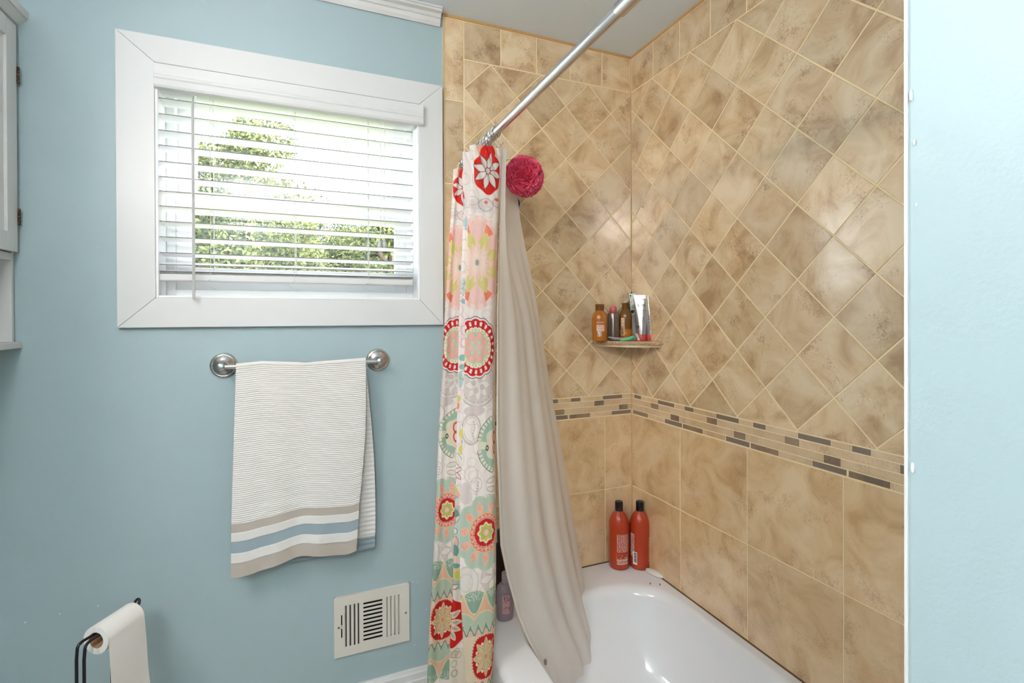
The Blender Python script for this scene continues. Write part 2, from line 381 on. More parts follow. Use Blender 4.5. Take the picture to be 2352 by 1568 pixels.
# ------------------------------------------------------------------ window
win = bpy.data.objects.new('window_1', None); C.objects.link(win); win.location = ((wx0 + wx1) / 2 * S, 0, wz0 * S + Z0)
win['kind'] = 'structure'
def board(p4, name='casing_board'):   # p4 in (x,z), front at FY
    g = G(); n = 4
    c = [sum(p[0] for p in p4) / 4, sum(p[1] for p in p4) / 4]
    g.add([(x, FY, z) for x, z in p4] + [(x, -0.0002, z) for x, z in p4], [(0, 1, 2, 3), (7, 6, 5, 4)] + [(i, (i + 1) % 4, 4 + (i + 1) % 4, 4 + i) for i in range(4)])
    return obj(name, g, M['trim'], win, bevel=0.0016)
e = 0.0003
board([(ox0, oz0), (wx0 - e, wz0), (wx0 - e, wz1), (ox0, oz1)]); board([(ox1, oz0), (ox1, oz1), (wx1 + e, wz1), (wx1 + e, wz0)])
board([(ox0 + e, oz0), (ox1 - e, oz0), (wx1, wz0 - e), (wx0, wz0 - e)]); board([(ox0 + e, oz1), (wx0, wz1 + e), (wx1, wz1 + e), (ox1 - e, oz1)])
# jamb liner
g = G(); j = 0.006
g.box((wx0, -0.015, wz0), (wx0 + j, 0.14, wz1)); g.box((wx1 - j, -0.015, wz0), (wx1, 0.14, wz1)); g.box((wx0 + j, -0.015, wz0), (wx1 - j, 0.14, wz0 + j)); g.box((wx0 + j, -0.015, wz1 - j), (wx1 - j, 0.14, wz1))
obj('jamb', g, M['vinyl'], win, bevel=0.001)
def ring(name, x0, x1, z0, z1, wl, wr, wb, wt, y0, y1, par=None, steps=0):
    g = G(); g.box((x0, y0, z0), (x0 + wl, y1, z1)); g.box((x1 - wr, y0, z0), (x1, y1, z1)); g.box((x0 + wl, y0, z0), (x1 - wr, y1, z0 + wb)); g.box((x0 + wl, y0, z1 - wt), (x1 - wr, y1, z1))
    o = obj(name, g, M['vinyl'], par or win, bevel=0.001); return o
a0, a1, b0, b1 = wx0 + j, wx1 - j, wz0 + j, wz1 - j
ring('window_frame', a0, a1, b0, b1, 0.022, 0.022, 0.020, 0.020, 0.066, 0.14)
fx0, fx1 = a0 + 0.022, a1 - 0.022
gl0, gl1 = hY(445, 490, 0.085)[0], hY(906, 520, 0.085)[0]
zlo, zmid = hY(440, 615, 0.085)[2], hY(445, 487, 0.085)[2]
s1 = ring('lower_sash', fx0, fx1, b0 + 0.02, zmid + 0.038, gl0 - fx0, fx1 - gl1, max(0.02, zlo - b0 - 0.02), 0.038, 0.072, 0.098)
zu0 = hY(452, 442, 0.115)[2]; zu1 = hY(452, 236, 0.115)[2]; gu0, gu1 = hY(452, 300, 0.115)[0], hY(901, 400, 0.115)[0]
s2 = ring('upper_sash', fx0, fx1, zmid, b1 - 0.02, gu0 - fx0, fx1 - gu1, max(0.03, zu0 - zmid), max(0.02, b1 - 0.02 - zu1), 0.102, 0.128)
gm = bpy.data.materials.new('window_glass'); gm.use_nodes = True; nt = gm.node_tree; nt.nodes.remove(bsdf(gm))
tb = nt.nodes.new('ShaderNodeBsdfTransparent'); gb = nt.nodes.new('ShaderNodeBsdfGlossy'); gb.inputs['Roughness'].default_value = 0.02; mx = nt.nodes.new('ShaderNodeMixShader'); mx.inputs[0].default_value = 0.05
tb.inputs['Color'].default_value = (0.97, 0.98, 0.98, 1)
nt.links.new(tb.outputs[0], mx.inputs[1]); nt.links.new(gb.outputs[0], mx.inputs[2]); nt.links.new(mx.outputs[0], nt.nodes['Material Output'].inputs['Surface'])
obj('pane', G().box((gl0 - .002, 0.084, zlo - .002), (gl1 + .002, 0.087, zmid + .002)), gm, s1)
obj('pane', G().box((gu0 - .002, 0.114, zu0 - .002), (gu1 + .002, 0.117, zu1 + .002)), gm, s2)
# thin glazing steps and a sash lock
g = G(); g.box((gl0 - .012, 0.0705, zlo - .012), (gl0 - .009, 0.072, zmid + .012)); g.box((gl1 + .009, 0.0705, zlo - .012), (gl1 + .012, 0.072, zmid + .012)); g.box((gl0 - .012, 0.0705, zmid + .009), (gl1 + .012, 0.072, zmid + .012)); obj('glazing_bead', g, M['vinyl'], s1)
# ------------------------------------------------------------------ venetian blind
bl = thing('venetian_blind', 'white horizontal slat blind, half open, hung inside the window frame', 'blind', ((wx0 + wx1) / 2, 0.02, wz1))
bx0, bx1 = hY(363, 400, 0.0)[0], hY(948, 500, 0.0)[0]
VZ = hY(355, 198, -0.03)[2]
vx1 = hY(973, 290, -0.03)[0]
vp = [(-0.012, VZ), (-0.030, VZ), (-0.033, VZ + 0.006), (-0.030, VZ + 0.022), (-0.033, VZ + 0.026), (-0.033, VZ + 0.031), (-0.030, VZ + 0.035), (-0.032, VZ + 0.043), (-0.032, VZ + 0.062), (-0.0185, VZ + 0.062), (-0.0185, VZ + 0.01), (-0.012, VZ + 0.01)]
obj('valance', profile_x(vp, hY(352, 180, -0.03)[0], vx1), M['trim'], bl, bevel=0.0008)
obj('headrail', G().box((bx0 - .004, -0.008, VZ + 0.002), (bx1 + .004, 0.042, VZ + 0.045)), M['white'], bl, bevel=0.002)
M['edge'] = mat('painted_edge_shade', lin(122, 120, 116), 0.6, var=0.1, bscale=30)  # shade on the slats' room-side edges, painted in as grey
SY0, SY1 = -0.003, 0.042
ys = [224, 260, 297.5, 332, 369, 404, 437, 471.5, 506.5, 542.5, 578.6]
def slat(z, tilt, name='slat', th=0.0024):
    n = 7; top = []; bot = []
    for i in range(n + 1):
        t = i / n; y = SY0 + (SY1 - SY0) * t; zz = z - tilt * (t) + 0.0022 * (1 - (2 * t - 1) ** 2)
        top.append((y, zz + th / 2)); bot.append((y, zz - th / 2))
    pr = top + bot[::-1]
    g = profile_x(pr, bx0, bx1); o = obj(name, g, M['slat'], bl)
    obj('slat_edge_shade', G().box((bx0, SY0 - .0004, z - th * .5), (bx1, SY0 - .00005, z + th * .45)), M['edge'], o, label='grey front edge')  # grey strip standing in for shade on the slat's front edge
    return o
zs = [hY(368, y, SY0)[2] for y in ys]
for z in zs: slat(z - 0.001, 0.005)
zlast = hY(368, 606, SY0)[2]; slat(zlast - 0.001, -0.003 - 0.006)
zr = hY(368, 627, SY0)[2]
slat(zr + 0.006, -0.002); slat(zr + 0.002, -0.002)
obj('bottom_rail', G().box((bx0, SY0 - .001, zr - 0.020), (bx1, SY1, zr - 0.001)), M['trim'], bl, bevel=0.003)
for k, (pt, ) in enumerate((((483, 0),), ((676, 0),), ((846, 0),))):
    x = x_at(pt[0], SY0 - 0.002, 0.35)
    g = G()
    for dx, yy in ((0, SY0 - 0.0015), (0.002, SY1 + 0.0015), (0.004, 0.02)):
        g.tube([(x + dx, yy, zr - 0.018), (x + dx, yy, VZ + 0.01)], 0.0007, 6)
    for z in zs: g.tube([(x, SY0 - 0.001, z - 0.003), (x + .002, SY1 + 0.001, z - 0.009)], 0.0005, 4)
    # loose loop under the rail
    g.tube([(x, SY0 - .003, zr - 0.012), (x - 0.02, SY0 - .006, zr - 0.026), (x - 0.01, SY0 - .006, zr - 0.034), (x + 0.012, SY0 - .005, zr - 0.04)], 0.0006, 5)
    obj('ladder_cord', g, M['trim'], bl)
wxx = x_at(444, -0.036, 0.3); wzt = hY(446, 232, -0.036)[2]; wzb = hY(445, 688, -0.036)[2]
wa = obj('tilt_wand', G().tube([(wxx, -0.036, wzt), (wxx, -0.036, wzb)], 0.0038, 6), mat('grey_plastic_wand', lin(190, 190, 188), 0.3, var=0.03), bl, label='grey plastic tilt wand')
obj('wand_hook', G().tube([(wxx, -0.036, wzt - .003), (wxx + .002, -0.036, wzt + 0.012), (wxx + .006, -0.028, wzt + 0.016), (wxx + .004, -0.016, wzt + 0.014)], 0.0012, 6), M['chrome'], bl)
for px, py in ((873, 560), (884, 560)):
    x = x_at(px, -0.03, 0.2); q = hY(px, py, -0.03)
    g = G(); g.lathe((x, -0.03, q[2] - 0.012), [(0.001, 0), (0.007, 0.001), (0.0075, 0.006), (0.006, 0.016), (0.0035, 0.022), (0.0008, 0.024)], 12)
    obj('cord_tassel', g, mat('grey_tassel', lin(185, 185, 185), 0.4, var=0.03), bl, smooth='auto', label='grey plastic cord tassel')
    obj('pull_cord', G().tube([(x, -0.03, q[2] + 0.01), (x + (0.004 if px < 880 else -0.002), -0.03, q[2] + 0.11), (x + (0.001), -0.03, VZ - 0.0)], 0.0008, 5), M['trim'], bl)
# ------------------------------------------------------------------ outdoors
lg = struct('ground', G().box((-30, 0.5, -4.0), (30, 60, -3.9)), mat('lawn', lin(120, 130, 80), 0.9, bump=0.3, bscale=5, var=0.2))
def leaf_mat(name, c1, c2):
    m = mat(name, c1, 0.45, spec=0.4); nt = m.node_tree
    at = nt.nodes.new('ShaderNodeAttribute'); at.attribute_name = 'print'; mx = nt.nodes.new('ShaderNodeMix'); mx.data_type = 'RGBA'
    mx.inputs[6].default_value = c1; mx.inputs[7].default_value = c2
    nt.links.new(at.outputs['Fac'], mx.inputs[0]); nt.links.new(mx.outputs[2], bsdf(m).inputs['Base Color'])
    tr = nt.nodes.new('ShaderNodeBsdfTranslucent'); ms = nt.nodes.new('ShaderNodeMixShader'); ms.inputs[0].default_value = 0.35
    nt.links.new(mx.outputs[2], tr.inputs['Color']); nt.links.new(bsdf(m).outputs[0], ms.inputs[1]); nt.links.new(tr.outputs[0], ms.inputs[2])
    nt.links.new(ms.outputs[0], nt.nodes['Material Output'].inputs['Surface']); return m
LEAF = leaf_mat('tree_leaves', lin(52, 70, 44), lin(180, 182, 108))
LEAF2 = leaf_mat('dark_tree_leaves', lin(36, 50, 44), lin(138, 150, 100))
BARK = mat('bark', lin(110, 95, 80), 0.9, bump=0.5, bscale=30, var=0.3)
def tree(label, px, dist, pytop, pybot, wpx, n, lm, seed, ls=0.048, nb=26):
    rs = np.random.RandomState(seed)
    d = ray(px, 727); d = d / np.linalg.norm(d[:2]); c = EYE + d * dist
    k = dist * 0.93 / F
    zt = (727 - pytop) * k; zb = (727 - pybot) * k; rw = wpx / 2 * k
    t = thing('tree', label, 'tree', (c[0], c[1], -3.9))
    cz = (zt + zb) / 2; hz = (zt - zb) / 2
    blobs = []
    while len(blobs) < nb:
        q = rs.uniform(-1, 1, 3)
        if q @ q < 1: blobs.append((c[0] + q[0] * rw * .8, c[1] + q[1] * rw * .5, cz + q[2] * hz * .8, rs.uniform(.22, .42) * min(rw, hz)))
    B = np.array(blobs); ix = rs.randint(0, len(B), n)
    dirs = rs.normal(size=(n, 3)); dirs /= np.linalg.norm(dirs, axis=1)[:, None]
    P = B[ix, :3] + dirs * (B[ix, 3] * rs.uniform(.55, 1.05, n) ** .6)[:, None]
    a = rs.normal(size=(n, 3)); a /= np.linalg.norm(a, axis=1)[:, None]; b = np.cross(a, dirs); b /= (np.linalg.norm(b, axis=1)[:, None] + 1e-6)
    sz = ls * rs.uniform(.6, 1.3, n)[:, None]
    V = np.stack([P - a * sz, P - b * sz * .45, P + a * sz, P + b * sz * .45], 1).reshape(-1, 3)
    g = G(); g.v = V.tolist(); g.f = np.arange(4 * n).reshape(n, 4).tolist()
    o = obj('foliage', g, lm, t, fixn=False, kind='stuff'); set_cols(o, np.repeat(np.repeat(rs.uniform(0, 1, n)[:, None] ** 1.3, 3, 1), 4, 0))
    gt = G(); gt.tube([(c[0], c[1], -3.9), (c[0] + .1, c[1], (zb - 3.9) / 2), (c[0], c[1], cz)], [.22, .17, .08], 8)
    for q in blobs[::2]: gt.tube([(c[0], c[1], (zb + cz) / 2 - hz * .3), ((c[0] + q[0]) / 2, (c[1] + q[1]) / 2, (cz + q[2]) / 2 - hz * .1), (q[0], q[1], q[2])], [.07, .045, .02], 6)
    obj('trunk', gt, BARK, t, smooth=True)
tree('tall yellow green tree seen through the left half of the window', 545, 11.0, 262, 720, 420, 48000, LEAF, 1)
tree('dark broad tree low in the middle of the window', 690, 17.0, 462, 790, 420, 52000, LEAF2, 2, nb=48)
tree('green tree at the right edge of the window view', 900, 9.5, 425, 780, 190, 17000, LEAF, 3)
tree('low leafy tree in front of the dark tree outside', 800, 13.8, 490, 790, 280, 26000, LEAF, 4, nb=38)
tree('dark leafy tree low at the left edge of the window view', 450, 20.0, 470, 780, 260, 20000, LEAF2, 5)
# ------------------------------------------------------------------ bathtub
tub = thing('bathtub', 'white enamelled alcove bathtub along the tiled wall', 'bathtub', (-0.345, -0.69, FLOOR))
TX0, TX1, TY0, TY1 = -0.698, -0.0090, YE + 0.004, -0.0090
def rr(x0, x1, y0, y1, r, n=96):
    r = min(r, (x1 - x0) / 2 - 1e-3, (y1 - y0) / 2 - 1e-3); out = []
    cs = [(x1 - r, y1 - r, 0), (x0 + r, y1 - r, 90), (x0 + r, y0 + r, 180), (x1 - r, y0 + r, 270)]
    for cx, cy, a in cs:
        for i in range(n // 4):
            t = math.radians(a + 90 * i / (n // 4 - 1)); out.append((cx + r * math.cos(t), cy + r * math.sin(t)))
    return out
loops = []
def lp(x0, x1, y0, y1, r, z): loops.append([(x, y, z) for x, y in rr(x0, x1, y0, y1, r)])
lp(TX0, TX1, TY0, TY1, .010, FLOOR + .001); lp(TX0, TX1, TY0, TY1, .010, -1.00)
lp(TX0, TX1, TY0, TY1, .012, -0.955)
for k in range(6):
    a = math.pi / 2 * k / 5; lp(TX0 + .02 * (1 - math.cos(a)), TX1, TY0, TY1, .014, -0.949 + .02 * math.sin(a))
IX0, IX1, IY0, IY1 = -0.583, -0.045, YE + 0.10, -0.150
lp(IX0 - .012, IX1 + .012, IY0 - .012, IY1 + .012, .17, ZTUB)
for k in range(1, 9):
    a = math.pi / 2 * k / 8; d = .035 * math.sin(a); lp(IX0 - .012 + d * .5, IX1 + .012 - d * .7, IY0 - .012 + d, IY1 + .012 - d, .17, ZTUB - .035 * (1 - math.cos(a)))
for t in (.15, .35, .55, .75, .88, .96, 1.0):
    d = .03 + .05 * t ** 1.5 + (.05 * (t - .75) / .25 if t > .75 else 0); z = ZTUB - .035 - .235 * (1 - (1 - t) ** 1.6)
    lp(IX0 + .0055 + (d - .03) * .5, IX1 - d * .8, IY0 + d, IY1 - d - .12 * t, .17 - .02 * t, z)
g = G(); n = 96
for L_ in loops: g.v += L_
for i in range(len(loops) - 1):
    for k in range(n): g.f.append((i * n + k, i * n + (k + 1) % n, (i + 1) * n + (k + 1) % n, (i + 1) * n + k))
g.f.append(tuple((len(loops) - 1) * n + k for k in range(n)))
obj('basin', g, M['porcelain'], tub, smooth='auto')
q = hZ(1505, 1341, ZTUB + 0.0006)
for s_, a0_ in ((-1, 1.9), (1, -1.1)):
    pts = [(q[0] + s_ * .004 + .012 * math.cos(a0_ + t * .3), q[1] + .015 * math.sin(a0_ + t * .25), ZTUB + .0006) for t in range(5)]
    obj('scuff_mark', G().tube(pts, [.0004, .0012, .0015, .0012, .0004], 6), M['black'], tub, label='small black curved mark on the rim')
# ------------------------------------------------------------------ bottles
def white_print(name='white_print', c=(230, 205, 195)): return mat(name, lin(*c), 0.5, var=0.03)
WP = white_print()
def wrapq(g, c, R, a0, a1, z0, z1, off=0.0006, n=6):
    vs = []; fs = []
    for i in range(n + 1):
        a = a0 + (a1 - a0) * i / n
        for z in (z0, z1):
            for r in (R + off, R - 0.0003): vs.append((c[0] + r * math.cos(a), c[1] + r * math.sin(a), c[2] + z))
    for i in range(n):
        b = 4 * i; fs += [(b, b + 4, b + 6, b + 2), (b + 1, b + 3, b + 7, b + 5), (b, b + 1, b + 5, b + 4), (b + 2, b + 6, b + 7, b + 3)]
    fs += [(0, 2, 3, 1), (4 * n, 4 * n + 1, 4 * n + 3, 4 * n + 2)]
    g.add(vs, fs)
def face_ang(c): return math.atan2(EYE[1] - c[1], EYE[0] - c[0])
def text_geo(s, height, bold=False):
    cu = bpy.data.curves.new('t', 'FONT'); cu.body = s; cu.size = 1; cu.align_x = 'CENTER'; cu.resolution_u = 2
    o = bpy.data.objects.new('t', cu); C.objects.link(o); bpy.context.view_layer.update()
    me = bpy.data.meshes.new_from_object(o.evaluated_get(bpy.context.evaluated_depsgraph_get()))
    V = np.array([v.co[:] for v in me.vertices]); Fc = [tuple(p.vertices) for p in me.polygons]
    bpy.data.objects.remove(o); bpy.data.curves.remove(cu); bpy.data.meshes.remove(me)
    h = V[:, 1].max(); V = V * (height / h); return V, Fc
def wrap_text(g, s, c, R, a, z, height, width=None, off=0.0007, Rf=None):
    V, Fc = text_geo(s, height)
    sx = (width / (V[:, 0].max() - V[:, 0].min())) if width else 1
    g.add([(c[0] + (R + off) * math.cos(a + v[0] * sx / R), c[1] + (R + off) * math.sin(a + v[0] * sx / R), c[2] + z + v[1]) for v in V], Fc)
def bars(g, c, R, a0, a1, z0, z1, rows, rs, wmin=.004, wmax=.012, fill=.55):
    dz = (z1 - z0) / rows
    for i in range(rows):
        a = a0
        while a < a1:
            w = rs.uniform(wmin, wmax) / R; b = min(a + w, a1)
            wrapq(g, c, R, a, b, z0 + i * dz, z0 + (i + fill) * dz, n=2); a = b + .003 / R
rs = random.Random(3)
def tall_red(label, px, py, mirror):
    q = hZ(px, py, ZTUB); r = .0365; c = (q[0], q[1], ZTUB + 0.0003)
    t = thing('shampoo_bottle', label, 'bottle', c)
    prof = [(.031, 0), (.0345, .002), (.0365, .007), (.0368, .05), (.0368, .155), (.0360, .168), (.0325, .181), (.0265, .193), (.0185, .204), (.0140, .209), (.0130, .212)]
    obj('bottle_body', G().lathe(c, prof, 48), mat('red_orange_plastic', lin(178, 56, 22), 0.34, coat=0.2, var=0.04, bscale=4), t, smooth='auto')
    obj('cap', G().lathe((c[0], c[1], c[2] + .206), [(.0138, 0), (.0145, .001), (.0145, .033), (.0132, .0365), (.010, .037)], 32), mat('black_gloss_cap', (0.01, 0.01, 0.012, 1), .2, var=.05), t, smooth='auto', label='black flip cap')
    a = face_ang(c); g = G()
    if not mirror:
        bars(g, c, r, a - .25, a + .95, .038, .062, 3, rs, .02, .05, .35) ; bars(g, c, r, a - .2, a + 1.0, .068, .133, 26, rs, .0015, .007, .5)
        bars(g, c, r, a - .2, a + 1.0, .030, .044, 5, rs, .006, .02, .5); wrapq(g, c, r, a - .2, a + 1.0, .0235, .0275)
    else:
        bars(g, c, r, a - 1.1, a - .55, .048, .132, 24, rs, .002, .006, .5); g2 = G(); bars(g2, c, r, a + 1.05, a + 1.3, .03, .12, 12, rs, .003, .008, .5); obj('printed_lines', g2, WP, t)
        wrapq(g, c, r, a - .75, a - .28, .020, .066, n=6)
    obj('printed_text', g, WP if not mirror else white_print('white_print_2', (240, 235, 230)), t, label='pale printed lines')
    if mirror:
        g = G(); z = .028
        while z < .062: h = rs.choice([.0008, .0014, .002]); wrapq(g, c, r, a - .60, a - .33, z, z + h, off=.0010, n=4); z += h + rs.choice([.0009, .0014])
        obj('barcode', g, M['black'], t)
tall_red('red shampoo bottle with black cap at the tub corner, left one of two', 1422, 1300, False)
tall_red('red shampoo bottle with black cap and barcode, beside the tiled long wall', 1470, 1300, True)
# soap bar
q = hZ(1506, 1319, ZTUB); g = G()
ax = Vector((hZ(1486, 1309, ZTUB) - hZ(1528, 1329, ZTUB))); ln = ax.length / 2; an = math.atan2(ax.y, ax.x)
g.lathe((q[0] - .004, q[1], ZTUB + .0003), [(.6, 0), (.92, .002), (1.0, .006), (.92, .010), (.6, .0125), (.02, .0135)], 32, sx=ln, sy=.0155, rot=an)
tag(obj('soap_bar', g, mat('white_soap', lin(238, 234, 226), .35, var=.03, bscale=20), smooth=True), 'thin worn oval bar of white soap beside the red bottles', 'soap')
# lilac bottle and the dark one behind it
q = hZ(1160, 1424, ZTUB); c = (q[0] + .004, q[1] + .01, ZTUB + .0003)
t = thing('body_wash_bottle', 'lilac grey bottle with pink flower label on the front tub corner', 'bottle', c)
g = G().lathe(c, [(.020, 0), (.0255, .002), (.0272, .008), (.0278, .05), (.0272, .085), (.0245, .101), (.017, .109), (.010, .111)], 40, sx=1, sy=.75)
obj('bottle_body', g, mat('lilac_plastic', lin(142, 127, 134), .3, coat=.2, var=.03, bscale=6), t, smooth='auto')
obj('cap', G().lathe((c[0], c[1], c[2] + .110), [(.0095, 0), (.0105, .001), (.0100, .030), (.0085, .033)], 24), mat('pale_lilac_cap', lin(160, 148, 156), .3, var=.03), t, smooth='auto')
a = face_ang(c) + .15; g = G()
cl = (c[0], c[1], c[2])
wrapq(g, cl, .0262, a - .45, a + .40, .028, .084, off=.0008)
lb = obj('label_sticker', g, mat('pink_label', lin(190, 150, 150), .5, var=.12, bscale=300), t, label='dusty pink label with plum flowers')
g = G()
for k in range(34):
    aa = a + rs.uniform(-.40, .36); zz = rs.choice([rs.uniform(.032, .048), rs.uniform(.064, .080), rs.uniform(.032, .08)]); wrapq(g, cl, .0262, aa, aa + rs.uniform(.04, .13), zz, zz + rs.uniform(.001, .004), off=.0014, n=1)
obj('flower_print', g, mat('plum_print', lin(128, 62, 84), .5, var=.2), lb)
c2 = (x_at(1152, -.095, ZTUB + .1), -.095, ZTUB + .0003)
t = thing('dark_bottle', 'dark brown bottle behind the lilac bottle, mostly hidden by the curtain', 'bottle', c2)
obj('bottle_body', G().lathe(c2, [(.024, 0), (.028, .003), (.028, .16), (.022, .185), (.012, .196), (.011, .199)], 32), mat('dark_brown_plastic', lin(44, 22, 16), .25, var=.1), t, smooth='auto')
obj('cap', G().lathe((c2[0], c2[1], c2[2] + .198), [(.014, 0), (.0145, .002), (.0145, .034), (.012, .037)], 24), M['black'], t, smooth='auto')
# ------------------------------------------------------------------ corner shelf
ZS = -0.0885
sh = thing('corner_shelf', 'beige stone corner shelf with rope edge between the two tiled walls', 'shelf', (-.004, -.004, ZS))
def shelf_layer(r, z0, z1, bow=.035):
    A = (-r, -.006); B = (-.006, -r - .008); pts = [(-.006, -.006)]
    for i in range(17):
        t = i / 16; x = A[0] + (B[0] - A[0]) * t; y = A[1] + (B[1] - A[1]) * t; k = bow * 4 * t * (1 - t); pts.append((x - k * .707, y - k * .707))
    n = len(pts); return G().add([(x, y, z0) for x, y in pts] + [(x, y, z1) for x, y in pts], [tuple(range(n)), tuple(range(n, 2 * n))[::-1]] + [(i, (i + 1) % n, n + (i + 1) % n, n + i) for i in range(n)]), pts
gt, ptsT = shelf_layer(.181, ZS - .012, ZS)
obj('shelf_top', gt, M['mos_beige'], sh)
gb2, _ = shelf_layer(.172, ZS - .022, ZS - .0125); obj('shelf_base', gb2, M['mos_beige'], sh)
g = G(); arc = ptsT[1:]
N = 46
for k in range(N):
    t = k / (N - 1) * (len(arc) - 1); i = min(int(t), len(arc) - 2); f = t - i; x = arc[i][0] * (1 - f) + arc[i + 1][0] * f; y = arc[i][1] * (1 - f) + arc[i + 1][1] * f
    dx, dy = arc[i + 1][0] - arc[i][0], arc[i + 1][1] - arc[i][1]; l = math.hypot(dx, dy); dx /= l; dy /= l
    g.tube([(x - dx * .0035, y - dy * .0035, ZS - .0115), (x - dx * .001 - .002, y - dy * .001 - .002, ZS - .006), (x + dx * .0035, y + dy * .0035, ZS - .0005)], [.0012, .0028, .0012], 6)
obj('rope_edge', g, mat('rope_stone', lin(214, 182, 138), .5, bump=.3, var=.15, bscale=90), sh, smooth=True, label='twisted rope moulding')
# ------------------------------------------------------------------ things on the shelf
def on_shelf(px, y): return (x_at(px, y, ZS), y, ZS + .0003)
amber = mat('amber_plastic', lin(178, 104, 26), .18, coat=.3, var=.05, bscale=15)
amber_d = mat('dark_amber_plastic', lin(122, 78, 26), .2, coat=.2, var=.06)
amber_c = mat('amber_cap', lin(112, 66, 16), .2, coat=.2, var=.05)
def amber_bottle(label, px, y, r, h, two):
    c = on_shelf(px, y); t = thing('conditioner_bottle', label, 'bottle', c)
    pr = [(r * .88, 0), (r * .97, .0015), (r, .004), (r, h * .60), (r * .96, h * .69), (r * .80, h * .76), (r * .60, h * .81), (r * .56, h * .825)]
    obj('bottle_body', G().lathe(c, pr, 36), amber if not two else amber_d, t, smooth='auto')
    obj('cap', G().lathe((c[0], c[1], c[2] + h * .82), [(r * .57, 0), (r * .56, h * .14), (r * .60, h * .17), (r * .50, h * .18)], 28), amber_c, t, smooth='auto')
    a = face_ang(c); g = G()
    if not two:
        wrap_text(g, 'REDKEN', c, r, a + .1, h * .485, h * .038, .028)
        obj('printed_name', g, white_print('pale_print', (240, 215, 190)), t)
        g = G(); wrapq(g, c, r, a - .40, a + .62, h * .27, h * .44); lb = obj('label_sticker', g, mat('pink_sticker', lin(226, 180, 158), .5, var=.04), t, label='small pale pink label')
        g = G(); bars(g, c, r, a - .3, a + .1, h * .395, h * .415, 1, rs, .002, .004, .7); wrapq(g, c, r, a - .3, a + .5, h * .35, h * .354, off=.001)
        wrapq(g, c, r, a - .3, a + .5, h * .32, h * .323, off=.001); obj('label_lines', g, mat('brown_print', lin(120, 70, 60), .5, var=.05), lb)
        g = G(); wrapq(g, c, r, a - .25, a + .2, h * .13, h * .26); obj('badge', g, mat('white_badge', lin(220, 210, 200), .5, var=.05), t)
        g = G(); wrapq(g, c, r, a + .04, a + .1, h * .13, h * .26, off=.001); wrapq(g, c, r, a - .2, a - .1, h * .15, h * .2, off=.001); bars(g, c, r, a + .3, a + .6, h * .16, h * .2, 2, rs, .002, .005, .4)
        obj('badge_print', g, mat('brown_print_2', lin(110, 76, 40), .5, var=.05), t)
    else:
        g = G(); wrapq(g, c, r, a - .75, a - .15, h * .13, h * .60); lb = obj('label_sticker', g, mat('cream_sticker', lin(222, 186, 150), .5, var=.04), t, label='cream barcode label')
        g = G(); bars(g, c, r, a - .72, a - .18, h * .42, h * .58, 6, rs, .003, .01, .5)
        z = .15
        while z < .38: w = rs.uniform(.008, .02); wrapq(g, c, r, a - .70, a - .3, h * z, h * (z + w), off=.001, n=2); z += w + .012
        obj('barcode', g, M['black'], lb)
        g = G(); g.lathe(c, [(r + .0004, .004), (r + .0004, h * .30)], 36); obj('liquid_level', g, amber, t, smooth=True, label='brighter orange where still full')
amber_bottle('amber bottle with pink label at the left end of the corner shelf', 1377.5, -.060, .0275, .133, False)
amber_bottle('amber bottle with cream barcode label in the middle of the corner shelf', 1437, -.045, .0235, .139, True)
# grey bottle
c = on_shelf(1408.5, -.038); t = thing('hair_bottle', 'slim grey bottle with coral pink cap between two amber bottles', 'bottle', c)
obj('bottle_body', G().lathe(c, [(.0165, 0), (.0195, .002), (.0195, .098), (.0185, .101), (.010, .1015)], 32), mat('grey_metallic', lin(132, 118, 108), .3, .6, var=.05), t, smooth='auto')
obj('cap', G().lathe((c[0], c[1], c[2] + .1015), [(.0125, 0), (.0138, .002), (.0132, .016), (.0115, .023), (.007, .026)], 28), mat('coral_cap', lin(206, 98, 98), .35, var=.05), t, smooth='auto', label='coral pink cap')
g = G(); a = face_ang(c); bars(g, c, .0195, a + .1, a + .9, .012, .090, 22, rs, .003, .008, .45); obj('printed_text', g, mat('dark_print', lin(70, 62, 60), .5, var=.05), t)
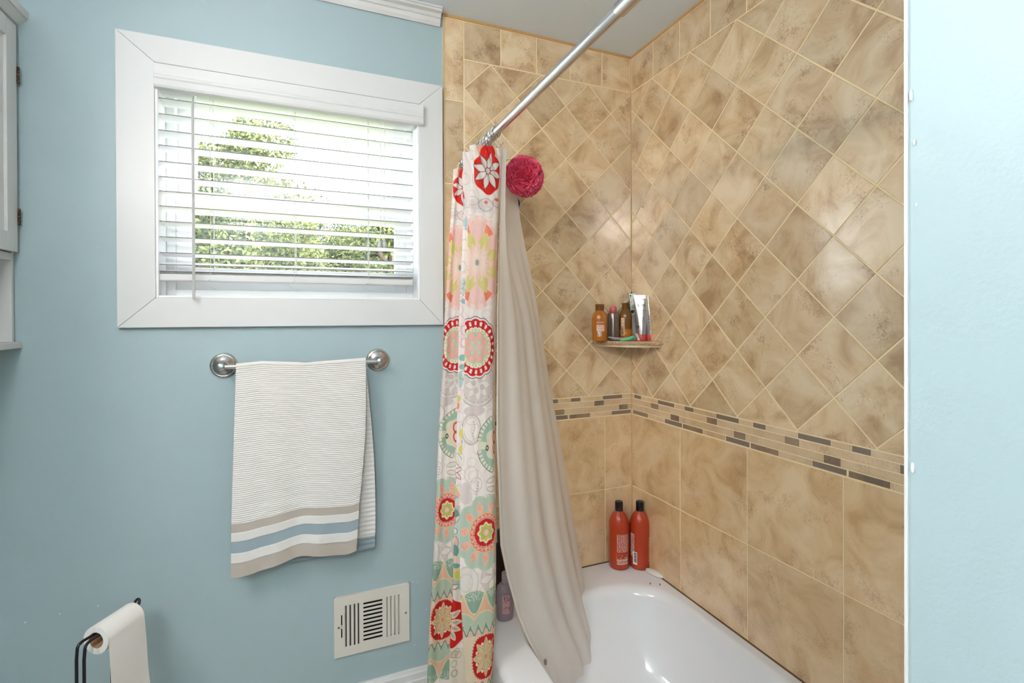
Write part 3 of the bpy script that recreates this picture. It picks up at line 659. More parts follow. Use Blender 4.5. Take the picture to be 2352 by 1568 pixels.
# tubes
def tube_thing(label, name, px, y, w, h, body, capm, lean=(0, 0), turn=0.0, d=.018, capr=.9):
    c = on_shelf(px, y); t = thing(name, label, 'tube', c); a = face_ang(c) + turn
    ux, uy = -math.sin(a), math.cos(a); vx, vy = math.cos(a), math.sin(a); N = 28; g = G(); rings = 16; ch = h * .13
    for i in range(rings + 1):
        f = i / rings; z = ch + (h - ch) * f; hw = w / 2 * (capr + (1 - capr) * f); hd = d * (1 - f ** 1.3) + .0012; e_ = 1.0
        for k in range(N):
            b = 2 * math.pi * k / N; cc, ss = math.cos(b), math.sin(b); p_ = hw * cc; q_ = hd * ss
            g.v.append((c[0] + ux * p_ + vx * q_ + lean[0] * z, c[1] + uy * p_ + vy * q_ + lean[1] * z, c[2] + z))
    for i in range(rings):
        for k in range(N): g.f.append((i * N + k, i * N + (k + 1) % N, (i + 1) * N + (k + 1) % N, (i + 1) * N + k))
    g.f.append(tuple(range(N))[::-1]); g.f.append(tuple(rings * N + k for k in range(N)))
    obj('tube_body', g, body, t, smooth='auto')
    g = G(); g.lathe((c[0], c[1], c[2]), [(.93, 0), (1.0, .002), (1.0, ch - .001), (.96, ch)], N, sx=w / 2 * capr * 1.02, sy=d * 1.02, rot=a + math.pi / 2); obj('cap', g, capm, t, smooth='auto', label='coral pink flip cap' if capm.name.startswith('coral') else None)
    def put(s_or_rects, hgt, zz, wd, m, nm):
        g = G()
        if isinstance(s_or_rects, str):
            V, Fc = text_geo(s_or_rects, hgt); sx = wd / (V[:, 0].max() - V[:, 0].min())
            pts = [(v[0] * sx, v[1] + zz) for v in V]
        else:
            pts = []; Fc = []
            for (p0, p1, q0, q1) in s_or_rects:
                o_ = len(pts); pts += [(p0, q0), (p1, q0), (p1, q1), (p0, q1)]; Fc.append((o_, o_ + 1, o_ + 2, o_ + 3))
        vs = []
        for p_, z in pts:
            f = max(0, (z - ch) / (h - ch)); hw = w / 2 * (capr + (1 - capr) * f); hd = d * (1 - f ** 1.3) + .0012; q_ = hd * math.sqrt(max(0, 1 - (p_ / hw) ** 2)) + .0008
            vs.append((c[0] + ux * p_ + vx * q_ + lean[0] * z, c[1] + uy * p_ + vy * q_ + lean[1] * z, c[2] + z))
        g.add(vs, Fc); obj(nm, g, m, t, fixn=False)
    return t, put, ch
silver = mat('silver_tube', lin(196, 192, 190), .24, .75, var=.04, bscale=8)
coral = mat('coral_cap_2', lin(204, 80, 74), .35, var=.04)
prn = mat('grey_print', lin(80, 74, 78), .5, var=.05)
def lines(x0, x1, z0, z1, n, f=.5): return [(x0 + rs.uniform(0, .002), x1 - rs.uniform(0, (x1 - x0) * .3), z0 + (z1 - z0) * i / n, z0 + (z1 - z0) * (i + f) / n) for i in range(n)]
_, put, _ = tube_thing('white tube with green and black print at the back of the corner shelf', 'cream_tube', 1462, -.034, .055, .176, mat('white_green_tube', lin(226, 228, 212), .4, var=.05, bscale=40), mat('pale_pink_cap', lin(226, 190, 178), .4, var=.04), capr=.62)
gp = mat('green_print', lin(60, 140, 105), .5, var=.1); bp_ = mat('navy_print', lin(22, 24, 52), .4, var=.1)
put(lines(-.020, -.006, .065, .098, 8), 0, 0, 0, prn, 'printed_text'); put(lines(-.018, -.004, .118, .134, 5, .6), 0, 0, 0, gp, 'green_text')
put([(-.0145 + .0065 * math.cos(a1), -.0145 + .0065 * math.cos(a1) + .001, .107 + .0065 * math.sin(a1), .107 - .0065 * math.sin(a1)) for a1 in np.linspace(.1, 3.0, 24)], 0, 0, 0, bp_, 'round_emblem')
put([(-.0150 + r_ * math.cos(a1), -.0150 + r_ * math.cos(a1 + .3), .146 + r_ * math.sin(a1), .146 + (r_ + .001) * math.sin(a1 + .3)) for a1 in np.linspace(0, 6.2, 22) for r_ in (.005,)], 0, 0, 0, bp_, 'ring_emblem')
_, put, _ = tube_thing('front silver tube with coral pink cap and grey lettering on the corner shelf', 'silver_tube', 1473.5, -.085, .058, .167, silver, coral, capr=.66, turn=.05, d=.02)
put("L'ORÉAL", .007, .148, .034, prn, 'printed_name'); put('EVER', .0085, .125, .026, prn, 'printed_title'); put(lines(-.017, .014, .108, .114, 2), 0, 0, 0, prn, 'printed_line')
put(lines(-.019, .012, .068, .088, 4, .45), 0, 0, 0, prn, 'printed_text'); put([(-.018, -.010, .048, .052), (-.014, -.011, .046, .055)] + lines(-.008, .016, .034, .058, 5, .3), 0, 0, 0, prn, 'arrow_print')
_, put, _ = tube_thing('plain side of silver tube with coral cap at the right end of the shelf', 'silver_tube', 1498.5, -.112, .043, .166, silver, coral, capr=.95, turn=.42, d=.02, lean=(.02, .0))
put(lines(-.018, -.006, .04, .11, 12), 0, 0, 0, prn, 'printed_text')
# razor lying in front
ya = -.092
pa = on_shelf(1397, ya - .012); pb = on_shelf(1430, ya - .022); pc = on_shelf(1452, ya - .030); pd = on_shelf(1461, ya - .034)
t = thing('razor', 'green and grey disposable razor lying at the front of the shelf', 'razor', pb)
obj('handle', G().tube([(pa[0], pa[1], ZS + .016), ((pa[0] + pb[0]) / 2, (pa[1] + pb[1]) / 2, ZS + .010), (pb[0], pb[1], ZS + .008), (pc[0], pc[1], ZS + .012)], [.002, .0045, .0055, .004], 10), mat('grey_rubber', lin(150, 150, 158), .4, var=.05), t, smooth=True, label='grey grip')
g = G(); g.tube([(pb[0] - .012, pb[1] + .004, ZS + .006), (pb[0], pb[1] - .003, ZS + .005), (pc[0], pc[1] - .004, ZS + .012), (pd[0], pd[1] - .002, ZS + .019)], [.003, .0055, .0078, .0045], 10)
for k in range(3): g.tube([(pc[0] - .012, pc[1] - .012, ZS + .007 + .004 * k), (pc[0] + .004, pc[1] - .013, ZS + .011 + .004 * k)], .0012, 6)
obj('neck', g, mat('mint_green_plastic', lin(110, 190, 148), .35, var=.08, bscale=60), t, smooth=True, label='mint green neck')
g = G(); g.tube([(pd[0] - .003, pd[1] - .004, ZS + .026), (pd[0] + .007, pd[1] - .008, ZS + .004)], [.0045, .0045], 8); obj('blade_head', g, mat('pale_head', lin(214, 196, 186), .4, var=.3, bscale=400), t)
# cord loop behind the bottles
pc0 = on_shelf(1424, -.028); pts = []
for px, py in ((1418, 714), (1424, 706), (1432, 700), (1443, 690), (1452, 677)): pts.append(tuple(hY(px, py, -.022)))
for px, py in ((1450, 700), (1447, 722), (1449, 728)): pts.append(tuple(hY(px, py, -.020)))
t = thing('scrub_brush', 'teal brush with white cord leaning behind the amber bottles', 'brush', pc0)
obj('cord', G().tube(pts, .0018, 8), mat('white_cord', lin(225, 215, 205), .6, var=.05), t, smooth=True, label='white cord loop')
p0, p1 = hY(1449, 672, -.018), hY(1448, 735, -.018)
obj('brush_handle', G().tube([(p1[0], -.018, ZS + .002), (p0[0], -.018, p0[2] - .01), (p0[0] + .004, -.018, p0[2] + .002)], [.006, .007, .003], 10), mat('dark_teal_plastic', lin(20, 96, 80), .3, var=.05), t, smooth=True, label='dark teal handle')
# ------------------------------------------------------------------ towel bar
BY = -.052; zb_ = hY(690, 836, BY)[2]
tb_ = thing('towel_bar', 'brushed nickel towel bar with round rosettes under the window', 'towel bar', (-1.17, 0, zb_))
for i, (px, py) in enumerate(((514, 841), (868, 829))):
    q = hY(px, py, -.004); c = (q[0], -.0003, zb_)
    ro = obj('rosette', G().lathe(c, [(.0355, 0), (.0355, -.003), (.0335, -.0065), (.030, -.008), (.0285, -.0075), (.026, -.0105), (.018, -.014), (.012, -.018), (.0095, -.024), (.0092, -.050)], 40, axis='y'), M['chrome'], tb_, smooth='auto')
    obj('end_knob', G().lathe((c[0], BY - .0105, zb_), [(.006, -.001), (.0095, .001), (.0105, .006), (.0105, .014), (.0095, .019)], 24, axis='y'), M['chrome'], ro, smooth='auto')
xa, xb = hY(514, 841, -.004)[0], hY(868, 829, -.004)[0]
obj('bar', G().tube([(xa + .004, BY, zb_), (xb - .004, BY, zb_)], .0062, 16), M['chrome'], tb_, smooth='auto')
# ------------------------------------------------------------------ towel
def interp(v, xs, ys_): return np.interp(v, xs, ys_)
NC, NR = 300, 640
def towel():
    # front sheet from pixel outline on the plane just in front of the bar
    u = np.linspace(0, 1, NC); rows = []; cols = []
    botx = np.array([531, 578, 634, 700, 756, 800, 819]); boty = np.array([1325, 1317, 1296, 1276, 1275, 1272, 1263])
    topx = np.array([543, 600, 700, 780, 838]); topy = np.array([842, 836, 839, 833, 828])
    for r in range(NR):
        v = r / (NR - 1)                                     # 0 top .. 1 hem
        xl = interp(v, [0, .42, .72, 1], [542, 536, 532, 531]); xr = interp(v, [0, .2, .4, .65, .73, 1], [840, 841, 839, 830, 826, 819])
        px = xl + (xr - xl) * u
        pt = np.interp(u, (topx - 543) / 295, topy); pbm = np.interp(u, (botx - 531) / 288, boty); pbm = np.convolve(np.pad(pbm, 12, 'edge'), np.ones(25) / 25, 'valid')
        py = pt + (pbm - pt) * v
        rows.append((px, py, v))
    Pt = np.zeros((NR, NC, 3))
    for r, (px, py, v) in enumerate(rows):
        y0 = BY - .0085 - .004 * v
        for i in range(NC):
            h = hit(px[i], py[i], 1, y0); Pt[r, i] = h
    U, Vv = np.meshgrid(u, np.linspace(0, 1, NR))
    fold = .011 * Vv * np.exp(-((U - .30 - .05 * Vv) / .13) ** 2) + .006 * Vv * np.sin(U * 9 + .8) + .004 * Vv ** 2 * np.sin(U * 21)
    st = .748 + 0 * U
    fr = (Vv - st) / (1 - st)
    nrib = 76
    ph = Vv / st * nrib * 2 * math.pi + .5 * np.sin(U * 11) + .35 * np.sin(U * 37 + Vv * 13)
    rib = np.where(fr < 0, .0013 * (1 - np.abs(np.sin(ph / 2)) ** 1.6 * 2), 0)
    thick = np.where(fr < 0, 0, np.where((fr < .165) | ((fr > .325) & (fr < .55)) | (fr > .73), .0006, -.0010))
    Pt[:, :, 1] -= fold + rib - thick
    # colour
    W = np.array(lin(238, 234, 229)[:3]); GR = np.array(lin(194, 183, 172)[:3]); BLc = np.array(lin(160, 176, 184)[:3])
    cc = np.zeros((NR, NC, 3)) + W
    tw = .5 + .5 * np.sin((U * 288 + (Pt[:, :, 2] - Pt[-1, 0, 2]) * 720) * 2 * math.pi / 4.3)
    g1 = (fr >= 0) & (fr < .165); b1_ = (fr > .325) & (fr < .55); g2 = fr > .73
    def mixc(mask, col, lo=.72, hi=1.32):
        k = (lo + (hi - lo) * tw)[:, :, None]; cc[mask] = np.clip((col[None, None] * k), 0, .9)[mask]
    mixc(g1, GR); mixc(b1_, BLc); mixc(g2, GR)
    # over the bar and down the back
    top = Pt[0]; back = []; bc = []
    for k in range(1, 9):
        a = math.pi * k / 8; r_ = .0085
        q = top.copy(); q[:, 1] = top[:, 1] + r_ * (1 - math.cos(a)); q[:, 2] = top[:, 2] + r_ * math.sin(a) * .9; back.append(q); bc.append(np.zeros((NC, 3)) + W)
    last = back[-1]; nb = 150
    bz_ = hY(841, 1264, BY + .02)[2]
    for k in range(1, nb + 1):
        v = k / nb; q = last.copy(); q[:, 2] = last[:, 2] + (bz_ - last[:, 2]) * v; q[:, 1] = last[:, 1] + .016 * v + .002 * np.sin(v * 260)
        q[:, 0] = last[:, 0] + (u * .030) * np.sin(v * math.pi * .62) * 1.0 ; back.append(q)
        c_ = np.zeros((NC, 3)) + W
        if v > .93: c_[:] = np.clip(BLc * .9, 0, 1)
        bc.append(c_)
    # order: front hem -> top -> back hem
    allP = np.concatenate([Pt[::-1], np.array(back)], 0); allC = np.concatenate([cc[::-1], np.array(bc)], 0)
    g = grid(allP); o = obj('towel', g, attr_mat('terry_cloth', .9, bump=.5, bscale=1400, sheen=.3), smooth=True, fixn=False)
    set_cols(o, allC.reshape(-1, 3))
    sol = o.modifiers.new('thick', 'SOLIDIFY'); sol.thickness = .0022; sol.offset = 0
    tag(o, 'white ribbed towel with grey and blue woven stripes over the towel bar', 'towel')
towel()
# ------------------------------------------------------------------ wall register
def register():
    A = lambda x, y: hY(740 + .17094 * x, 1300 + .17094 * y, -.006)
    x0, x1 = A(160, 800)[0], A(1170, 600)[0]; zt = (A(160, 430)[2] + A(1168, 225)[2]) / 2; zb = (A(170, 1235)[2] + A(1175, 990)[2]) / 2
    t = thing('wall_register', 'cream metal air register low on the blue wall beside the curtain', 'vent', ((x0 + x1) / 2, 0, zb))
    Wd = x1 - x0; Hh = zt - zb
    X = lambda px: A(px, 800)[0]
    # vertical slots (x, z0, z1), centre slots
    g = G(); yf, yb = -.0085, -.0065
    sl_l = [(A(cx, 800)[0]) for cx in (316, 374, 432, 484)]; sl_r = [(A(cx, 700)[0]) for cx in (872, 924, 976, 1030)]
    z1s, z0s = zb + Hh * .845, zb + Hh * .155
    lev = A(262, 800)[0]
    cxa, cxb = A(553, 700)[0], A(808, 700)[0]
    def vgroup(xs, w, z0_, z1_, xa_, xb_):   # plate between xa_ and xb_ with vertical slots
        g.box((xa_, yf, zb), (xb_, yb, z0_)); g.box((xa_, yf, z1_), (xb_, yb, zt)); cur = xa_
        for x in xs: g.box((cur, yf, z0_), (x - w / 2, yb, z1_)); cur = x + w / 2
        g.box((cur, yf, z0_), (xb_, yb, z1_))
    xm1, xm2 = (lev + sl_l[0]) / 2, (sl_l[-1] + cxa) / 2
    vgroup([lev], .0036, zb + Hh * .32, zb + Hh * .70, x0, xm1)
    vgroup(sl_l, .0056, z0s, z1s, xm1, xm2)
    vgroup(sl_r, .0044, z0s, z1s, (cxb + sl_r[0]) / 2, x1)
    # centre
    g.box((xm2, yf, zb), (cxa, yb, zt)); g.box((cxb, yf, zb), ((cxb + sl_r[0]) / 2, yb, zt)); cur = zb
    nS = 10; zz0, zz1 = z0s + .002, z1s
    for k in range(nS):
        zc = zz0 + (zz1 - zz0) * (k + .5) / nS; g.box((cxa, yf, cur), (cxb, yb, zc - .0034)); cur = zc + .0034
    g.box((cxa, yf, cur), (cxb, yb, zt))
    # turned edge
    g.box((x0, yb, zb), (x0 + .003, -.0004, zt)); g.box((x1 - .003, yb, zb), (x1, -.0004, zt)); g.box((x0, yb, zb), (x1, -.0004, zb + .003)); g.box((x0, yb, zt - .003), (x1, -.0004, zt))
    obj('faceplate', g, M['cream'], t, fixn=False)
    obj('duct_backing', G().box((x0 + .006, -.0010, zb + .006), (x1 - .006, -.0004, zt - .006)), M['dark'], t)
    for k in range(nS):
        zc = zz0 + (zz1 - zz0) * (k + .5) / nS
        gg = G().add([(cxa, -.0078, zc + .0030), (cxb, -.0078, zc + .0030), (cxb, -.002, zc - .001), (cxa, -.002, zc - .001), (cxa, -.0072, zc + .0036), (cxb, -.0072, zc + .0036), (cxb, -.0014, zc - .0004), (cxa, -.0014, zc - .0004)], [(0, 1, 2, 3), (4, 7, 6, 5), (0, 4, 5, 1), (1, 5, 6, 2), (2, 6, 7, 3), (3, 7, 4, 0)])
        obj('vane', gg, M['cream'], t)
    for x in sl_l + sl_r:
        s_ = -1 if x < cxa else 1
        gg = G().add([(x + s_ * .0024, -.0076, z0s), (x + s_ * .0024, -.0076, z1s), (x - s_ * .0008, -.002, z1s), (x - s_ * .0008, -.002, z0s), (x + s_ * .0031, -.0072, z0s), (x + s_ * .0031, -.0072, z1s), (x - s_ * .0002, -.0016, z1s), (x - s_ * .0002, -.0016, z0s)], [(0, 1, 2, 3), (4, 7, 6, 5), (0, 4, 5, 1), (1, 5, 6, 2), (2, 6, 7, 3), (3, 7, 4, 0)])
        obj('vane', gg, M['cream'], t)
    obj('damper_lever', G().box((lev - .0016, -.014, (zb + zt) / 2 - .002), (lev + .0016, -.003, (zb + zt) / 2 + .004)), M['cream'], t, bevel=.0004)
    for px, py in ((222, 820), (1122, 618)):
        q = A(px, py); gg = G().lathe((q[0], yf - .0002, q[2]), [(.0034, .0002), (.0032, -.0008), (.0018, -.0014)], 16, axis='y'); s0 = obj('screw', gg, M['chrome'], t, smooth='auto')
        obj('screw_slot', G().box((q[0] - .0026, yf - .0018, q[2] - .0005), (q[0] + .0026, yf - .0010, q[2] + .0005)), M['dark'], s0)
register()
# filled nail spots on the wall
for px, py in ((948, 1336), (959, 1337), (952, 1481), (225, 1391), (137, 1409), (58, 1429), (980, 1399)):
    q = hY(px, py, 0); gg = G().lathe((q[0], -.0001, q[2]), [(.0021, 0), (.0014, -.0008), (.0003, -.001)], 8, axis='y'); obj('filler_spot', gg, M['trim'], wall_back)
# ------------------------------------------------------------------ wall cabinet
def cabinet():
    xf = -1.835
    y0 = -.004; y1 = -.76; z0 = hX(33, 785, xf)[2]; z1 = hX(33, 62, xf)[2]
    zs_ = hX(24, 597, xf)[2]; zr_ = hX(24, 580, xf)[2]
    t = thing('wall_cabinet', 'white wooden wall cabinet with hinged door and open shelf, cut by left edge', 'cabinet', ((XL + xf) / 2, (y0 + y1) / 2, z0))
    g = G(); g.box((XL + .001, y0 - .010, z0), (xf, y0, z1)); g.box((XL + .001, y1, z0), (xf, y1 + .01, z1)); g.box((XL + .001, y1 + .01, z0), (XL + .007, y0 - .010, z1))
    g.box((XL + .007, y1 + .01, z1 - .01), (xf, y0 - .01, z1)); g.box((XL + .007, y1 + .01, zs_), (xf, y0 - .01, zr_))
    obj('carcass', g, M['trim'], t, bevel=.0006)
    obj('bottom_board', G().box((XL + .001, y1 - .008, z0 - .016), (xf + .014, y0 + .003, z0)), M['trim'], t, bevel=.002)
    cp = [(0, 0), (.012, .004), (.026, .020), (.030, .022), (.030, .040), (.0, .040)]
    n = len(cp); zc = z1 - .002
    g = G().add([(xf + a - .0, y0 + .003, zc + b) for a, b in cp] + [(xf + a, y1 - .01, zc + b) for a, b in cp], [(i, (i + 1) % n, n + (i + 1) % n, n + i) for i in range(n)] + [tuple(range(n)), tuple(range(n, 2 * n))])
    g.box((XL + .001, y1 - .01, zc), (xf, y0 + .003, zc + .04)); obj('crown', g, M['trim'], t)
    yh = hX(25, 400, xf)[1]; yh = min(yh, -.010); xd = xf + .0005
    g = G(); D0, D1 = yh - .0008, y1 + .012; zt_, zl = z1 - .006, zr_ + .002; fw = .045
    g.box((xd, D0 - fw, zl), (xd + .012, D0, zt_)); g.box((xd, D1, zl), (xd + .012, D1 + fw, zt_)); g.box((xd, D1 + fw, zl), (xd + .012, D0 - fw, zl + fw)); g.box((xd, D1 + fw, zt_ - fw), (xd + .012, D0 - fw, zt_)); g.box((xd + .002, D1 + fw, zl + fw), (xd + .006, D0 - fw, zt_ - fw))
    dr = obj('door', g, M['trim'], t, bevel=.0008)
    for py in (160, 492):
        q = hX(23, py, xf + .012); g = G()
        for k in range(5): g.lathe((xd + .0145, yh, q[2] - .020 + k * .0082), [(.0022, 0), (.003, .001), (.003, .0068), (.0022, .0078)], 10)
        obj('hinge', g, mat('antique_hinge', lin(92, 70, 58), .3, .9, var=.4, bscale=300), t, smooth='auto', label='dark bronze hinge')
cabinet()
# ------------------------------------------------------------------ toilet paper stand and roll
ra, rb = np.array([-1.593, -.2665, -.70]), np.array([-1.549, -.1867, -.70]); R_ = .030; RC = .0165
ax_ = (rb - ra) / np.linalg.norm(rb - ra); sd = np.array([ax_[1], -ax_[0], 0])
def ringpts(c, r, n=40, a0=0, a1=2 * math.pi): return [tuple(c + sd * r * math.cos(a0 + (a1 - a0) * k / n) + np.array([0, 0, 1]) * r * math.sin(a0 + (a1 - a0) * k / n)) for k in range(n)]
def roll():
    t = thing('toilet_paper_roll', 'thin white toilet paper roll with hanging tail on a black stand', 'paper roll', (ra + rb) / 2)
    g = G(); n = 40
    for c, r in ((ra, R_), (rb, R_), (rb, RC + .001), (ra, RC + .001)): g.v += ringpts(c, r, n)
    for a, b in ((0, 1), (1, 2), (2, 3), (3, 0)):
        for k in range(n): g.f.append((a * n + k, a * n + (k + 1) % n, b * n + (k + 1) % n, b * n + k))
    pm = mat('tissue_paper', lin(240, 236, 230), .9, bump=.3, bscale=300)
    obj('paper', g, pm, t, smooth='auto')
    g = G()
    for c, r in ((ra + ax_ * .001, RC + .001), (rb - ax_ * .001, RC + .001), (rb - ax_ * .001, RC - .0003), (ra + ax_ * .001, RC - .0003)): g.v += ringpts(c, r, n)
    for a, b in ((0, 1), (1, 2), (2, 3), (3, 0)):
        for k in range(n): g.f.append((a * n + k, a * n + (k + 1) % n, b * n + (k + 1) % n, b * n + k))
    obj('core', g, mat('cardboard', lin(176, 138, 96), .8, bump=.2, var=.08), t, smooth='auto', label='brown cardboard core')
    # tail hanging off the camera side
    NRr, NCc = 50, 24; P_ = np.zeros((NRr, NCc, 3)); s_ = 1 if sd @ (EYE - ra) > 0 else -1
    for i in range(NRr):
        for j_ in range(NCc):
            w = j_ / (NCc - 1); c = ra + (rb - ra) * w; f = i / (NRr - 1)
            if f < .3: a = math.pi / 2 * (1 - f / .3); off = sd * s_ * (R_ + .0012) * math.cos(a) + np.array([0, 0, (R_ + .0012) * math.sin(a)])
            else:
                d_ = (f - .3) / .7; off = sd * s_ * (R_ + .0012 + .012 * d_ + .004 * math.sin(d_ * 5 + w * 2) * d_) + np.array([0, 0, -.21 * d_]) + (ax_ * -.004 * d_) + ax_ * .012 * d_ * (w)
            P_[i, j_] = c + off
    o = obj('paper_tail', grid(P_), pm, t, smooth=True, fixn=False)
    # stand
    st = thing('paper_stand', 'black wire floor stand that holds the toilet paper roll', 'stand', (ra[0], ra[1], FLOOR))
    zt = -.70 + RC - .004; o1 = sd * .006; an = ra - ax_ * .035; bn = rb + ax_ * .02; pts = []
    top = np.array([0, 0, zt + .70])
    A1, A2 = ra + o1 * 1.0, ra - o1 * 1.0
    def P3(base, dz=0.0, o=0): return tuple(base + sd * o + np.array([0, 0, dz]))
    up_ = RC - .0045
    path = [tuple(np.array([an[0], an[1], FLOOR + .008]) + sd * .009)]
    path += [tuple(np.array([an[0], an[1], -.70 + up_ - .03]) + sd * .009), tuple(np.array([an[0], an[1], -.70 + up_ - .008]) + sd * .009 + ax_ * .002), tuple(np.array([an[0], an[1], -.70 + up_]) + sd * .008 + ax_ * .010), P3(ra, up_, .007), P3(rb, up_, .006), P3(rb + ax_ * .008, up_ + .004, .006), P3(rb + ax_ * .014, up_ + .014, .005), P3(rb + ax_ * .016, up_ + .018, 0), P3(rb + ax_ * .014, up_ + .014, -.005), P3(rb + ax_ * .008, up_ + .004, -.006), P3(rb, up_, -.006), P3(ra, up_, -.007), tuple(np.array([an[0], an[1], -.70 + up_]) - sd * .008 + ax_ * .010), tuple(np.array([an[0], an[1], -.70 + up_ - .008]) - sd * .009 + ax_ * .002), tuple(np.array([an[0], an[1], -.70 + up_ - .03]) - sd * .009), tuple(np.array([an[0], an[1], FLOOR + .008]) - sd * .009)]
    pv = [np.array(q) for q in path]; sm_ = []
    for i in range(len(pv) - 1):
        a_, b_, c_, d_ = pv[max(i - 1, 0)], pv[i], pv[i + 1], pv[min(i + 2, len(pv) - 1)]
        for k in range(5):
            t_ = k / 5; q = .5 * ((2 * b_) + (c_ - a_) * t_ + (2 * a_ - 5 * b_ + 4 * c_ - d_) * t_ ** 2 + (3 * b_ - a_ - 3 * c_ + d_) * t_ ** 3) if 2 <= i <= len(pv) - 4 else b_ + (c_ - b_) * t_
            sm_.append(tuple(q))
    path = sm_ + [tuple(pv[-1])]
    obj('wire_arm', G().tube(path, .0030, 10), M['black'], st, smooth=True)
    obj('base', G().lathe((an[0], an[1], FLOOR + .0003), [(.085, 0), (.088, .002), (.086, .007), (.02, .010)], 40), M['black'], st, smooth='auto')
    rz = hY(258, 1556, ra[1])[2]; rx = x_at(257, ra[1] + .05, rz)
    obj('spare_post', G().tube([(rx, ra[1] + .05, FLOOR + .005), (rx, ra[1] + .05, rz - .003), (rx, ra[1] + .05, rz)], [.003, .003, .001], 10), M['black'], st, smooth=True)
    obj('base_bar', G().tube([(an[0], an[1], FLOOR + .006), (rx, ra[1] + .05, FLOOR + .006)], .003, 8), M['black'], st)
roll()
# ------------------------------------------------------------------ curtain rod and hooks
RX, RZD = -.68, .511
rodt = thing('curtain_rod', 'brushed steel tension rod running across the top of the tub', 'rod', (RX, YE / 2, RZD))
yj = hX(1424, 14, RX)[1]
obj('rod_tube', G().tube([(RX, -.010, RZD), (RX, yj, RZD)], .0108, 24), M['rod'], rodt, smooth='auto')
obj('rod_sleeve', G().tube([(RX, yj + .004, RZD), (RX, yj, RZD), (RX, YE + .012, RZD)], [.0112, .0128, .0128], 24), M['rod'], rodt, smooth='auto', label='wider outer sleeve')
for y_, s_ in ((-.0075, -1), (YE + .001, 1)): obj('end_flange', G().lathe((RX, y_, RZD), [(.017, 0), (.017, s_ * .006), (.0145, s_ * .012), (.0125, s_ * .014)], 28, axis='y'), M['rod'], rodt, smooth='auto')
HYs = [-.035, -.062, -.09, -.118, -.146, -.172, -.198, -.224, -.25, -.275, -.298, -.318]
for k, y_ in enumerate(HYs):
    g = G(); rr_ = .0145; tl = rs.uniform(-.5, .5) * .012
    for s_ in (-1, 1):
        pts = []
        for i in range(15):
            a = math.radians(-60 + 300 * i / 14); pts.append((RX + s_ * .0 + rr_ * math.cos(a) * s_, y_ + tl * math.sin(a) + s_ * .0022, RZD + rr_ * math.sin(a)))
        pts.append((RX + s_ * .010, y_ + s_ * .004, RZD - .026)); pts.append((RX + s_ * .018, y_ + s_ * .004, RZD - .034)); pts.append((RX + s_ * .021, y_ + s_ * .004, RZD - .026))
        g.tube(pts, .0011, 6); g.ball(pts[-1], .0032, 6)
    h = obj('curtain_hook', g, M['chrome'], smooth=True)
    tag(h, 'small chrome beaded hook ring on the rod over the bunched curtain' if k < len(HYs) - 1 else 'chrome beaded hook ring nearest the bare rod, first in front of the curtain', 'hook', 'curtain hooks on the rod')
    g = G()
    for i in range(5):
        a = math.radians(50 + 20 * i); g.ball((RX + .0145 * math.cos(a), y_ + tl * math.sin(a), RZD + .0145 * math.sin(a)), .0027, 6)
    obj('roller_bead', g, M['chrome'], h, smooth=True)
# ------------------------------------------------------------------ printed curtain
PSC = 806.0; PH = 727.0
def Ypr(z): return PH - z * PSC
def sm(x, w=1.2): return np.clip(.5 - x / w, 0, 1)      # 1 inside (x<0)
class Cloth:
    def __init__(s, X, Y, base): s.X, s.Y = X, Y; s.c = np.zeros(X.shape + (3,)) + np.array(lin(*base)[:3])
    def put(s, a, col, k=1.0): a = np.clip(a, 0, 1) * k; s.c = s.c * (1 - a[..., None]) + np.array(lin(*col)[:3]) * a[..., None]
    def pol(s, cx, cy, rx, ry): dx, dy = (s.X - cx) / rx, (s.Y - cy) / ry; return np.hypot(dx, dy), np.arctan2(dx, -dy)
    def ell(s, cx, cy, rx, ry, col, k=1.0, w=None): r, _ = s.pol(cx, cy, rx, ry); s.put(sm((r - 1) * min(rx, ry)), col, k)
    def ring(s, cx, cy, rx, ry, wd, col, k=1.0): r, _ = s.pol(cx, cy, rx, ry); s.put(sm(np.abs(r - 1) * min(rx, ry) - wd / 2), col, k)
    def petal(s, cx, cy, ang, L, Wd, col, r0=0.0, sx=.78, line=None, k=1.0):   # pointed oval petal from r0 out to L
        dx, dy = (s.X - cx) / sx, s.Y - cy; ca, sa = math.sin(ang), -math.cos(ang)
        p = dx * ca + dy * sa; q = -dx * sa + dy * ca; t = np.clip((p - r0) / (L - r0), 0, 1)
        hw = Wd / 2 * np.sin(math.pi * t ** .8) + (-2) * ((p < r0) | (p > L)); d = np.abs(q) - hw
        if line: s.put(sm(d - 1.6), line, k)
        s.put(sm(d), col, k); return d
    def flower(s, cx, cy, n, L, Wd, col, r0=2, sx=.78, line=None, ph=0.0):
        for i in range(n): s.petal(cx, cy, ph + 2 * math.pi * i / n, L, Wd, col, r0, sx, line)
